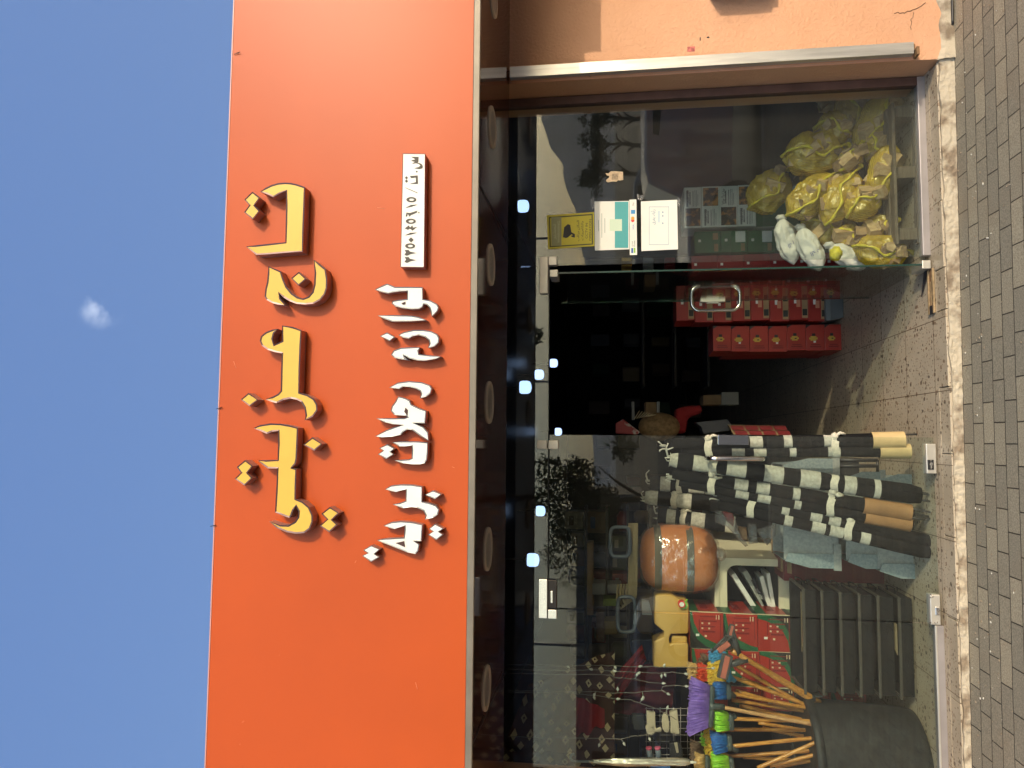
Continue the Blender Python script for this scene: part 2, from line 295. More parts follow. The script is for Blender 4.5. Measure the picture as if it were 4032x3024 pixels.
def stucco_mat(name, c1, c2, bs=55, strength=0.5, dist=0.006):
    m = bpy.data.materials.new(name); m.use_nodes = True; n = m.node_tree.nodes; l = m.node_tree.links; b = n["Principled BSDF"]; b.inputs["Roughness"].default_value = 0.6; b.inputs["Specular IOR Level"].default_value = 0.35
    tcn = n.new("ShaderNodeTexCoord"); nz = n.new("ShaderNodeTexNoise"); nz.inputs["Scale"].default_value = 1.6; nz.inputs["Detail"].default_value = 7; l.new(tcn.outputs["Object"], nz.inputs["Vector"])
    mr = n.new("ShaderNodeMapRange"); mr.inputs["From Min"].default_value = 0.3; mr.inputs["From Max"].default_value = 0.7; l.new(nz.outputs["Fac"], mr.inputs["Value"])
    mx = n.new("ShaderNodeMixRGB"); mx.inputs[1].default_value = (*c1, 1); mx.inputs[2].default_value = (*c2, 1); l.new(mr.outputs[0], mx.inputs[0]); l.new(mx.outputs[0], b.inputs["Base Color"])
    t = n.new("ShaderNodeTexNoise"); t.inputs["Scale"].default_value = bs; t.inputs["Detail"].default_value = 5; t.inputs["Roughness"].default_value = 0.62; l.new(tcn.outputs["Object"], t.inputs["Vector"])
    mr3 = n.new("ShaderNodeMapRange"); mr3.inputs["From Min"].default_value = 0.45; mr3.inputs["From Max"].default_value = 0.72; l.new(t.outputs["Fac"], mr3.inputs["Value"])
    bp = n.new("ShaderNodeBump"); bp.inputs["Strength"].default_value = strength; bp.inputs["Distance"].default_value = dist; l.new(mr3.outputs[0], bp.inputs["Height"]); l.new(bp.outputs[0], b.inputs["Normal"])
    return m
PAVER = paver_mat(); TERR = terrazzo_mat()
STUCCO = stucco_mat("orange_stucco", (0.67, 0.345, 0.19), (0.74, 0.405, 0.24))
STUCCO_S = stucco_mat("orange_painted_plaster", (0.68, 0.30, 0.165), (0.74, 0.36, 0.21), bs=18, strength=0.25)
RUBBLE = mat("crumbling_cement", (0.27, 0.205, 0.14), 0.9, col2=(0.55, 0.47, 0.35), vscale=9, bump=0.6, bscale=70, lo=0.38, hi=0.52)
CEMENT = mat("cement", (0.42, 0.36, 0.28), 0.9, var=0.25, vscale=20, bump=0.8, bscale=60)
ORANGE = mat("orange_panel", (0.50, 0.078, 0.008), 0.40, var=0.05, vscale=1.1, spec=0.30, bump=0.03, bscale=3.0)
TRIM = mat("grey_trim", (0.20, 0.17, 0.13), 0.45, metal=0.2, var=0.1)
SOFFIT = mat("glossy_brown_soffit", (0.055, 0.016, 0.009), 0.07, spec=0.55)
ALU = mat("brushed_aluminium", (0.62, 0.60, 0.56), 0.36, metal=0.75, var=0.15, vscale=5, stretch=(8, 8, 0.6))
ALU2 = mat("dull_aluminium_frame", (0.42, 0.38, 0.37), 0.42, metal=0.45, var=0.1, vscale=6)
BROWNF = mat("brown_painted_frame", (0.12, 0.058, 0.042), 0.6, var=0.2, vscale=10)
STEEL = mat("polished_steel", (0.78, 0.76, 0.72), 0.12, metal=1.0)
SATIN = mat("satin_steel", (0.72, 0.68, 0.60), 0.42, metal=0.7, var=0.08)
BLACKP = mat("black_plastic", (0.02, 0.02, 0.021), 0.4)
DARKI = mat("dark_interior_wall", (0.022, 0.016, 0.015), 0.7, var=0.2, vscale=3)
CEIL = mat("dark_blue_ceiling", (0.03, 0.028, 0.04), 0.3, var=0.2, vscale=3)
WHITEP = mat("white_paper", (0.80, 0.79, 0.74), 0.6, var=0.03)
INK = mat("dark_ink", (0.03, 0.028, 0.03), 0.6)
# ------------------------------------------------------------------ ground
def gz(x, y): return -0.056 - 0.0125 * max(-3, min(3, x)) - 0.004 * min(0.0, y + 0.2) * 0
m = MB(); xs = [-40, -20, -10, -6] + [i * 0.5 for i in range(-8, 9)] + [6, 10, 20, 40]
m.sheet(lambda u, v: (xs[round(u * (len(xs) - 1))], -4.7 + v * 4.6, gz(xs[round(u * (len(xs) - 1))], 0)), len(xs) - 1, 6, smooth=False)
tag(obj("pavement", m, PAVER, loc=(0, 0, 0)), kind='structure')
m = MB(); m.b2((-40, -4.85, -0.35), (40, -4.7, -0.05), bev=0.015); tag(obj("kerb", m, mat("kerb_concrete", (0.4, 0.38, 0.33), 0.9, var=0.2)), kind='structure')
ASPH = mat("asphalt", (0.055, 0.052, 0.05), 0.9, var=0.25, vscale=30, bump=0.3, bscale=120)
m = MB(); m.sheet(lambda u, v: (-60 + 120 * u, -4.85 - 25.15 * v, -0.2), 8, 4, smooth=False); tag(obj("road", m, ASPH, loc=(0, 0, 0)), kind='structure')
m = MB()
for i in range(-10, 11): m.b2((i * 5.5, -17.7, -0.2), (i * 5.5 + 2.6, -17.55, -0.196))
tag(obj("road_markings", m, mat("road_paint", (0.75, 0.74, 0.7), 0.7, var=0.1), loc=(0, 0, 0)), kind='structure')
m = MB(); m.sheet(lambda u, v: (-2500 + 5000 * u, -30 - 3500 * v, -0.2 - 3 * v), 10, 10, smooth=False)
m.sheet(lambda u, v: (-2500 + 5000 * u, 60 + 2500 * v, -0.2 - 3 * v), 10, 10, smooth=False)
m.b2((-2500, 19, -0.6), (2500, 60, -0.2)); m.b2((-2500, -30.01, -0.6), (-60, 19, -0.2)); m.b2((60, -30.01, -0.6), (2500, 19, -0.2))
tag(obj("ground", m, mat("dry_ground", (0.32, 0.26, 0.18), 0.95, var=0.3, vscale=0.05), loc=(0, 0, 0)), kind='structure')
m = MB(); m.b2((-3.3, -0.07, -0.3), (2.93, 14.5, 0.0)); tag(obj("shop_floor", m, TERR, loc=(0, 0, 0)), kind='structure')
# worn terrazzo threshold with a broken cement edge
m = MB()
jo = [-1.98, -1.7, -1.35, -0.93, -0.5, -0.06, 0.30, 0.72, 0.95, 1.32, 1.75, 2.10]
for a, b in zip(jo, jo[1:]):
    w = rnd.uniform(-0.006, 0.006)
    m.b2((a + 0.002, -0.186 + w, -0.05), (b - 0.002, -0.072, rnd.uniform(-0.001, 0.003)), bev=0.003)
tag(obj("threshold", m, TERR, loc=(0, 0, 0)), kind='structure')
m = MB(); N = 420
def edge(u, v):
    x = -2.0 + 4.13 * u; g = gz(x, 0) - 0.02; top = -0.006 - 0.012 * noise.noise(Vector((x * 9, 0, 3))) - 0.02 * max(0, noise.noise(Vector((x * 2.3, 7, 3))))
    z = top + (g - top) * max(0, (v - 0.3) / 0.7); bul = 0.004 * noise.noise(Vector((x * 11, z * 22, 1))) + 0.006 * noise.noise(Vector((x * 37, z * 60, 5))) + 0.009 * max(0, noise.noise(Vector((x * 4.3, z * 9, 9))))
    yy = -0.182 - 0.014 * math.sin(min(1, v / 0.3) * 1.57) - bul - 0.012 * v
    return (x + 0.004 * noise.noise(Vector((x * 50, z * 80, 2))), -0.16 if v == 0 else yy, z)
m.sheet(edge, N, 10, smooth=False); tag(obj("kerb_edge", m, RUBBLE, loc=(0, 0, 0)), kind='structure')

# ------------------------------------------------------------------ shop building
XR, XL, YW = 2.108, -1.98, -0.204
b = thing("shop_building", "orange painted single storey shop building holding the glass front and the big orange fascia", "building", (0, 0, -0.2))
m = MB(); m.b2((XR, YW, -0.025), (5.2, 0.25, 2.60)); obj("wall", m, STUCCO, b)
m = MB(); m.b2((-5.2, YW, -0.2), (XL, 0.25, 2.60)); obj("wall", m, STUCCO, b)
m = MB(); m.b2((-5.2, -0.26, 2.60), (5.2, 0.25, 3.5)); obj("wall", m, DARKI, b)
m = MB()
for z0, z1 in ((-0.2, -0.035),):
    def base(u, v):
        x = XR - 0.004 + 3 * u; z = z0 + (z1 - z0 + 0.04 * noise.noise(Vector((x * 6, 2, 2))) + 0.03) * v
        return (x, YW - 0.004 - 0.012 * noise.noise(Vector((x * 12, z * 20, 1))) - (0.01 if v < 1 else -0.01), z)
    m.sheet(base, 90, 6, smooth=False)
m.b2((XR, YW, -0.2), (5.2, 0.25, -0.027))
obj("broken_base", m, RUBBLE, b)
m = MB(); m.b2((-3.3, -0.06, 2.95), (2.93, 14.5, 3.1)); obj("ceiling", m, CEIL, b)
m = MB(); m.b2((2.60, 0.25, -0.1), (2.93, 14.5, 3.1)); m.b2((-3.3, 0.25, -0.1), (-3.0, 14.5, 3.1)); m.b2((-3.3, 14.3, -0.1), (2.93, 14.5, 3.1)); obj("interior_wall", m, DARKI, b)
m = MB(); m.b2((-5.2, 0.25, 3.1), (5.2, 14.5, 3.4)); obj("roof", m, CEMENT, b)
m = MB(); n0 = 0
m.prism([(-4.6, -1.215, 2.378), (-4.6, YW, 2.388), (-4.6, YW, 2.43), (-4.6, -1.215, 2.43)], (9.8, 0, 0)); obj("soffit", m, SOFFIT, b)
# seam lines of the soffit cladding, pilaster strip of plaster beside the shutter guide
for x in (-1.3, 1.15): m = MB(); m.b2((x, -1.21, 2.3745), (x + 0.003, YW, 2.3785)); obj("soffit_seam", m, BLACKP, b)
m = MB(); m.prism([(XR + 0.0, YW - 0.004, 0.12), (XR + 0.024, YW - 0.012, 0.12), (XR + 0.07, YW - 0.012, 0.12), (XR + 0.07, YW + 0.001, 0.12), (XR, YW + 0.001, 0.12)], (0, 0, 2.255)); obj("plaster_strip", m, STUCCO_S, b)
# cracks in the plaster
def crack(pts, w=0.0022, par=b, y=YW - 0.0155):
    mm = MB(); P = []
    for a_, c_ in zip(pts, pts[1:]):
        for k in range(6):
            t = k / 6; P.append((a_[0] + (c_[0] - a_[0]) * t + rnd.uniform(-0.004, 0.004), y, a_[1] + (c_[1] - a_[1]) * t + rnd.uniform(-0.004, 0.004)))
    mm.tube(P, w, n=4); return obj("crack", mm, mat("crack_shadow", (0.12, 0.06, 0.03), 0.9), par)
def wxz(px, py): p = W(px, py, YW); return (p.x, p.z)
crack([wxz(2000, 276), wxz(2015, 292), wxz(2040, 300), wxz(2080, 290), wxz(2110, 277)])
crack([wxz(2300, 282), wxz(2320, 300), wxz(2330, 312)], 0.0015)
crack([wxz(3520, 52), wxz(3560, 50), wxz(3600, 40), wxz(3650, 4)], 0.002, y=YW - 0.001)
crack([wxz(3585, 115), wxz(3588, 80), wxz(3600, 40)], 0.0015, y=YW - 0.001)
m = MB(); p = W(2757, 153, YW); m.blob(p, (0.012, 0.004, 0.003), 8, 5); obj("mud_spot", m, INK, b); m = MB(); p = W(2788, 147, YW); m.blob(p, (0.005, 0.004, 0.008), 8, 5); obj("mud_spot", m, INK, b)

# aluminium shutter guide
g = thing("shutter_guide", "tall worn aluminium roller shutter guide on the orange wall right of the window", "shutter rail", (2.15, -0.25, 0.145))
m = MB(); x0, x1, y0, y1 = 2.122, 2.186, -0.258, YW - 0.014
m.prism([(x0, y0, .145), (x1, y0, .145), (x1, y1, .145), (x1 - .004, y1, .145), (x1 - .004, y0 + .004, .145), (x0 + 0.02, y0 + .004, .145), (x0 + .02, y1, .145), (x0, y1, .145)], (0, 0, 2.232))
obj("rail", m, ALU, g)
m = MB(); m.b2((x0 + .024, y0 + .008, 0.135), (x1 - .008, y1, 0.2)); m.b2((x0 - 0.01, y0 - 0.006, 0.118), (x0 + 0.035, y0 + 0.05, 0.132)); obj("rusty_end", m, mat("rust", (0.16, 0.08, 0.035), 0.9, col2=(0.3, 0.17, 0.08), vscale=30, bump=0.5), g)
m = MB()
p = W(2715, 192, y0); m.b2((p.x - .018, y0 - .0012, p.z - .03), (p.x + .012, y0 - .0002, p.z + .012)); obj("sticker_rest", m, mat("faded_red_sticker", (0.5, 0.12, 0.1), 0.6, var=0.5, vscale=60), g)

# ------------------------------------------------------------------ storefront glazing
ZT = 2.163          # door head
def pane(name, x0, x1, z0, z1, mt, par, y=0.0, t=0.010):
    mm = MB(); mm.b2((x0, y, z0), (x1, y + t, z1)); return obj(name, mm, mt, par)
fr = thing("fixed_window", "tall frameless fixed window pane right of the doorway with payment notices stuck on it", "window", (1.55, 0, 0))
pane("glass_pane", 1.054, 2.052, 0.040, 2.58, GLASS_R, fr)
m = MB(); m.b2((1.056, -0.022, -0.002), (2.103, 0.03, 0.040), bev=0.003); obj("bottom_frame", m, ALU2, fr)
m = MB(); m.b2((2.052, -0.022, 0.0405), (2.103, 0.03, 2.62), bev=0.003); obj("side_frame", m, BROWNF, fr)
fl = thing("fixed_window", "tall frameless fixed window pane left of the closed door with brooms and string lights behind", "window", (-1.4, 0, 0))
pane("glass_pane", XL, -0.992, 0.040, 2.58, GLASS, fl)
m = MB(); m.b2((XL, -0.022, -0.002), (-0.995, 0.03, 0.040), bev=0.003); m.mi = 1; m.b2((XL, -0.026, 0.036), (-0.995, -0.014, 0.046), bev=0.002); obj("bottom_frame", m, [ALU2, SATIN], fl)
tr = thing("transom_window", "wide dark transom glass above the two shop doors", "window", (0.03, 0, ZT))
pane("glass_pane", -0.988, 1.050, ZT + 0.002, 2.58, GLASS, tr)
m = MB(); m.b2((-0.99, 0.0005, ZT - 0.002), (1.05, 0.0095, ZT + 0.0018)); obj("lower_edge", m, BLACKP, tr)
def patch(name, par, boxes, mt, t0=-0.022, t1=0.032, bev=0.004):
    mm = MB()
    for (xa, xb, za, zb) in boxes: mm.b2((xa, t0, za), (xb, t1, zb), bev=bev)
    return obj(name, mm, mt, par)
def bx(pa, pb):  # two photo pixels -> box in the glass plane
    a, c = W(*pa, 0), W(*pb, 0); return (min(a.x, c.x), max(a.x, c.x), min(a.z, c.z), max(a.z, c.z))
a1 = bx((2126, 1014), (2159, 1158)); a2 = bx((2160, 1014), (2194, 1047)); a2 = (a2[0], a1[1], a2[2], a1[2] - 0.0005)
t = thing("corner_fitting", "L shaped cream steel corner fitting clamped on the glass right of the open doorway", "glass fitting", (a1[1], 0, a1[2])); patch("clamp_plate", t, [a1, a2], SATIN)
a1 = bx((2121, 2278), (2156.5, 2433)); a2 = bx((2158, 2397), (2194, 2433)); a2 = (a1[0], a2[1], a2[2], a1[2] - 0.0005)
t = thing("corner_fitting", "L shaped polished corner fitting above the left edge of the closed door", "glass fitting", (a1[0], 0, a1[2])); patch("clamp_plate", t, [a1, a2], STEEL)
t = thing("door_stop", "small cream steel stop plate on the transom above the meeting edge of the doors", "glass fitting", (0.0, 0, ZT)); a1 = bx((2115, 1734), (2155, 1768)); patch("stop_plate", t, [a1], SATIN)

# left door leaf (closed)
dl = thing("glass_door", "closed frameless glass door leaf with steel pull handle in front of the tent bundles", "door", (-0.98, 0, 0))
pane("glass_pane", -0.984, 0.028, 0.012, ZT - 0.008, GLASS, dl)
a1 = bx((2159, 1734), (2200, 1768)); patch("stop_plate", dl, [a1], SATIN)
a1 = bx((2158, 2280), (2193, 2393)); patch("top_hinge_plate", dl, [a1], mat("dark_reflection_steel", (0.10, 0.085, 0.08), 0.3, metal=0.7));  # the dark brown reflection is put into this plate's colour
m = MB(); c = W(2172, 2350, -0.02); m.box((c.x, -0.024, c.z), (0.07, 0.006, 0.016), bev=0.003); obj("hinge_slot", m, STEEL, dl)
a1 = bx((3639, 1747), (3683, 1865)); lp = patch("lock_plate", dl, [a1], SATIN)
c = W(3664, 1830, -0.022)
m = MB(); m.box((c.x, -0.024, c.z), (0.055, 0.006, 0.032), bev=0.002); lk = obj("keyhole_plate", m, BLACKP, lp)
m = MB(); m.tube([(c.x + 0.004, -0.027, c.z), (c.x + 0.004, -0.034, c.z)], 0.009, n=12); m.box((c.x - 0.006, -0.030, c.z), (0.022, 0.006, 0.008)); m.tube([(c.x + 0.022, -0.027, c.z), (c.x + 0.022, -0.03, c.z)], 0.003, n=8); m.tube([(c.x - 0.022, -0.027, c.z), (c.x - 0.022, -0.03, c.z)], 0.003, n=8); 
o_ = obj("lock_cylinder", m, STEEL, lp)
a1 = bx((3655, 2338), (3699, 2458)); hp = patch("floor_hinge_plate", dl, [a1], SATIN)
m = MB(); c = W(3690, 2405, -0.022); m.box((c.x, -0.025, c.z), (0.045, 0.008, 0.022), bev=0.003)
for px, py in ((3664, 2352), (3664, 2340), (3672, 2350), (3690, 2450), (3680, 2452), (3664, 2452)): c = W(px, py, -0.022); m.tube([(c.x, -0.021, c.z), (c.x, -0.025, c.z)], 0.004, n=8)
obj("hinge_screws", m, STEEL, hp)
a1 = bx((2826, 1713), (2946, 1752)); a1 = (a1[0], 0.034, a1[2], a1[3]); patch("latch_case", dl, [a1], mat("mirror_latch", (0.55, 0.56, 0.6), 0.14, metal=1.0), -0.016, 0.026, 0.002)
def pull(z0, z1, r, x, par, ys):
    mm = MB()
    for s in ys:
        P = [(x, 0.005 + s * 0.005, z1 - .03)] + [(x, 0.005 + s * (0.005 + 0.055 * math.sin(t_)), z1 - .03 + .03 * (1 - math.cos(t_))) for t_ in [0.3, 0.7, 1.1, 1.4]]
        P += [(x, 0.005 + s * 0.062, z1 - 0.03)] if 0 else []
        P = [(x, 0.005, z1 - .02), (x, 0.005 + s * .045, z1 - .02), (x, 0.005 + s * .062, z1 - .035), (x, 0.005 + s * .066, z1 - .06)]
        P += [(x, 0.005 + s * .066, z0 + .06), (x, 0.005 + s * .062, z0 + .035), (x, 0.005 + s * .045, z0 + .02), (x, 0.005, z0 + .02)]
        mm.tube(P, r, n=12)
    return obj("pull_handle", mm, STEEL, par)
hx = W(2900, 1806, -0.06); pull(W(3022, 1806, -0.06).z, W(2777, 1806, -0.06).z, 0.0135, hx.x, dl, (-1, 1))
# right door leaf, swung 90 degrees inwards
XD = 1.000
dr = thing("glass_door", "open frameless glass door leaf swung inward with looped steel handle", "door", (XD, 0.05, 0))
mm = MB(); mm.b2((XD - 0.005, -0.03, 0.014), (XD + 0.005, 0.955, ZT - 0.01)); mm.mi = 1
mm.b2((XD - 0.0048, -0.0318, 0.014), (XD + 0.0048, -0.0302, ZT - 0.01)); mm.b2((XD - 0.0048, 0.9552, 0.014), (XD + 0.0048, 0.9565, ZT - 0.01)); obj("glass_pane", mm, [GLASS, GLASS_EDGE], dr)
m = MB()
c0, c1 = 0.855, 0.855
zt, zb = W(2722, 1175, 0.86).z, W(2913, 1175, 0.86).z
P = []
hw = 0.088; hr = 0.06
ring = []
for k in range(33):
    a = 2 * math.pi * k / 32; cx_ = math.copysign(1, math.cos(a)); cz_ = math.copysign(1, math.sin(a))
    ring.append((XD + cx_ * (hw - hr) * (1 if abs(math.cos(a)) > 1e-6 else 0) + hr * math.cos(a), 0.86, (zt + zb) / 2 + cz_ * ((zt - zb) / 2 - hr) + hr * math.sin(a)))
m.tube(ring, 0.0125, n=12, cap=False); obj("pull_handle", m, STEEL, dr)
m = MB(); zc_ = (zt + zb) / 2 + 0.0; m.box((XD, 0.94, zc_ + 0.01), (0.03, 0.045, 0.17), bev=0.002); m.box((XD, 0.935, zc_ + 0.01), (0.05, 0.02, 0.085), bev=0.002); obj("latch_case", m, SATIN, dr)
m = MB(); m.b2((XD - 0.024, -0.035, 0.006), (XD + 0.024, 0.12, 0.052), bev=0.003); obj("floor_hinge_plate", m, SATIN, dr)
m = MB(); m.b2((XD - 0.022, -0.032, ZT - 0.055), (XD + 0.022, 0.12, ZT - 0.006), bev=0.003); obj("top_hinge_plate", m, SATIN, dr)
t = thing("floor_closer", "rusty open floor closer channel sunk in the terrazzo threshold beside the open door", "door closer", (0.9, -0.02, 0.0))
m = MB(); xa, xb = W(3660, 1235, -0.03).x, W(3660, 1060, -0.03).x
m.b2((xa, -0.062, 0.0015), (xb, -0.052, 0.012)); m.b2((xa, 0.0, 0.0015), (xb, 0.010, 0.012)); m.mi = 1; m.b2((xa, -0.052, 0.001), (xb, 0.0, 0.004)); m.mi = 0; m.b2((xa + .06, -0.045, 0.004), (xb - .05, -0.035, 0.009)); m.b2((xa + .03, -0.024, 0.004), (xb - .07, -0.016, 0.008)); m.mi = 2; m.b2((xa, -0.05, 0.0045), (xa + .045, -0.004, 0.01))
obj("channel", m, [mat("worn_brass", (0.42, 0.3, 0.17), 0.5, metal=0.4, var=0.3, vscale=30), MATS["rust"], INK], t)
m = MB(); m.prism([(XD - 0.03, 0.0, 0.008), (XD + 0.02, -0.03, 0.008), (XD + 0.02, 0.03, 0.008), (XD - 0.16, 0.10, 0.008)], (0, 0, 0.004)); obj("cover_plate", m, mat("dark_cover", (0.05, 0.045, 0.05), 0.5, metal=0.3), t)

# ------------------------------------------------------------------ soffit downlights
LENS = mat("grey_lens", (0.20, 0.18, 0.165), 0.3)
RING = mat("cream_ring", (0.40, 0.35, 0.29), 0.5)
for k, (px, py, lab) in enumerate(((1952, 20, "round recessed soffit downlight nearest the wall right of the shop, cut by the picture edge"), (1943, 517, "round recessed soffit downlight above the notices window"), (1938, 1052, "round recessed soffit downlight above the L shaped fitting of the open doorway"),
        (1934, 1587, "round recessed soffit downlight above the middle of the doorway"), (1928, 2155, "round recessed soffit downlight above the closed door"), (1918, 2702, "round recessed soffit downlight above the string lights window"))):
    c = F(px, py, 2.381); c.y = -0.84; z = 2.378 + 0.01 * (c.y + 1.215) / 0.915
    t = thing("soffit_downlight", lab, "downlight", (c.x, c.y, z), "recessed downlights in the soffit")
    m = MB(); m.rings([[(c.x + r_ * math.cos(a * math.pi / 20), c.y + r_ * math.sin(a * math.pi / 20), z - h_) for a in range(40)] for r_, h_ in ((0.105, 0.0005), (0.103, 0.008), (0.082, 0.008), (0.078, -0.02))], cap=False); obj("trim_ring", m, RING, t)
    m = MB(); m.rings([[(c.x + r_ * math.cos(a * math.pi / 20), c.y + r_ * math.sin(a * math.pi / 20), z - 0.0005 - h_) for a in range(40)] for r_, h_ in ((0.079, 0.001), (0.079, 0.003))], cap=True); obj("lens", m, LENS, t)

# ------------------------------------------------------------------ fascia sign
YP = -1.22
s = thing("fascia_sign", "long orange fascia sign with raised yellow and white Arabic lettering over the shop", "shop sign", (0.3, YP, 2.37))
m = MB(); m.b2((-4.6, YP, 2.406), (3.04, YP + 0.012, 3.578)); obj("panel", m, ORANGE, s)
m = MB(); m.b2((-4.6, YP + 0.012, 2.43), (3.04, YP + 0.10, 3.574)); m.b2((-4.6, YP + 0.1, 2.43), (3.04, -0.26, 2.50)); m.b2((-4.6, YP + 0.1, 3.40), (3.04, -0.26, 3.5)); obj("backing_frame", m, TRIM, s)
m = MB(); m.b2((-4.6, YP - 0.004, 2.374), (3.04, YP + 0.012, 2.4045), bev=0.003); obj("bottom_trim", m, TRIM, s)
m = MB(); m.b2((-4.6, YP - 0.002, 3.5785), (3.04, YP + 0.06, 3.584)); obj("top_trim", m, mat("pinkish_trim", (0.6, 0.3, 0.25), 0.4), s)
YEL = mat("yellow_acrylic", (0.74, 0.43, 0.05), 0.35, var=0.03, vscale=3, bump=0.03, bscale=8)
WHT = mat("white_acrylic", (0.82, 0.79, 0.72), 0.4, var=0.03, vscale=4)
EDG = mat("letter_edge", (0.10, 0.06, 0.06), 0.35, metal=0.5); EDGW = mat("white_letter_edge", (0.20, 0.22, 0.23), 0.35, metal=0.4)
RET = mat("letter_return", (0.42, 0.24, 0.20), 0.4, metal=0.35, var=0.1)
DEP = 0.06
def letter(pts, o, s_, face, edg, dep=DEP, ins=0.0075, name="letter"):
    P = [W(o[0] + x / s_, o[1] + y / s_, YP - dep) for x, y in pts]
    Q = [P[0]]
    for p in P[1:]:
        if (p - Q[-1]).length > 0.002: Q.append(p)
    m = MB(); bm = m.bm; f = m.poly(Q)
    r = bmesh.ops.extrude_face_region(bm, geom=[f]); vs = [v for v in r['geom'] if isinstance(v, bmesh.types.BMVert)]
    for v in vs: v.co.y = YP - 0.0005
    bmesh.ops.recalc_face_normals(bm, faces=bm.faces[:])
    for q in bm.faces: q.material_index = 2
    ff = min((q for q in bm.faces if abs(q.normal.y) > 0.9), key=lambda q: q.calc_center_median().y)
    ff.material_index = 1
    ii = bmesh.ops.inset_individual(bm, faces=[ff], thickness=ins, depth=-0.002)
    for q in ii['faces']: q.material_index = 1
    ff.material_index = 0
    ob = obj(name, m, [face, edg, RET], s, fixn=False); return ob
C1 = ((850, 600), 2.212); C2 = ((850, 1200), 1.58)
YL = [(C1, [(388,341),(430,310),(480,285),(540,268),(600,262),(650,265),(700,275),(745,290),(775,302),(770,500),(762,700),(757,865),(600,875),(450,888),(352,893),(262,820),(350,808),(470,795),(605,782),(608,600),(610,460),(612,335),(560,355),(500,390),(440,362)]),
 (C1, [(318,342),(382,395),(335,460),(380,510),(322,583),(245,522),(290,460),(247,412)]),
 (C1, [(458,992),(565,1035),(590,1110),(615,1170),(660,1225),(710,1260),(760,1272),(805,1255),(840,1215),(855,1150),(860,1050),(852,935),(900,970),(955,1015),(970,1100),(968,1180),(950,1235),(910,1285),(850,1318),(780,1325),(700,1318),(640,1295),(590,1265),(548,1225),(560,1270),(605,1335),(540,1325),(490,1312),(440,1285),(424,1255),(430,1190),(445,1130),(452,1060)]),
 (C1, [(722,1040),(785,1100),(718,1160),(655,1097)]),
 (C2, [(412,128),(480,138),(532,158),(528,250),(522,400),(518,546),(570,560),(610,585),(630,620),(632,655),(605,695),(553,718),(558,690),(550,640),(530,605),(500,590),(465,583),(420,592),(378,612),(340,602),(308,588),(350,573),(385,555),(403,535),(405,420),(410,302),(370,295),(320,280),(285,255),(273,225),(280,195),(310,170),(350,155),(385,150),(362,175),(352,210),(362,250),(412,225)]),
 (C2, [(203,548),(262,590),(210,632),(155,590)]),
 (C2, [(235,768),(275,748),(340,738),(400,740),(460,750),(510,765),(508,850),(503,960),(495,990),(470,1015),(500,1022),(498,1120),(495,1208),(540,1225),(580,1260),(602,1310),(602,1350),(585,1395),(550,1420),(500,1425),(440,1415),(380,1390),(332,1348),(400,1370),(450,1372),(490,1350),(510,1320),(512,1285),(498,1252),(480,1280),(470,1310),(458,1326),(412,1310),(368,1292),(375,1150),(382,1018),(322,1018),(290,995),(262,968),(310,967),(384,965),(387,860),(388,785),(350,790),(318,803),(275,785)]),
 (C2, [(600,824),(660,865),(613,908),(545,870)]),
 (C2, [(182,966),(228,1003),(195,1045),(225,1078),(178,1125),(118,1083),(155,1045),(130,1010)]),
 (C2, [(708,1258),(765,1295),(722,1338),(755,1368),(705,1416),(646,1375),(690,1335),(656,1300)])]
for (o, sc_), pts in YL: letter(pts, o, sc_, YEL, EDG)
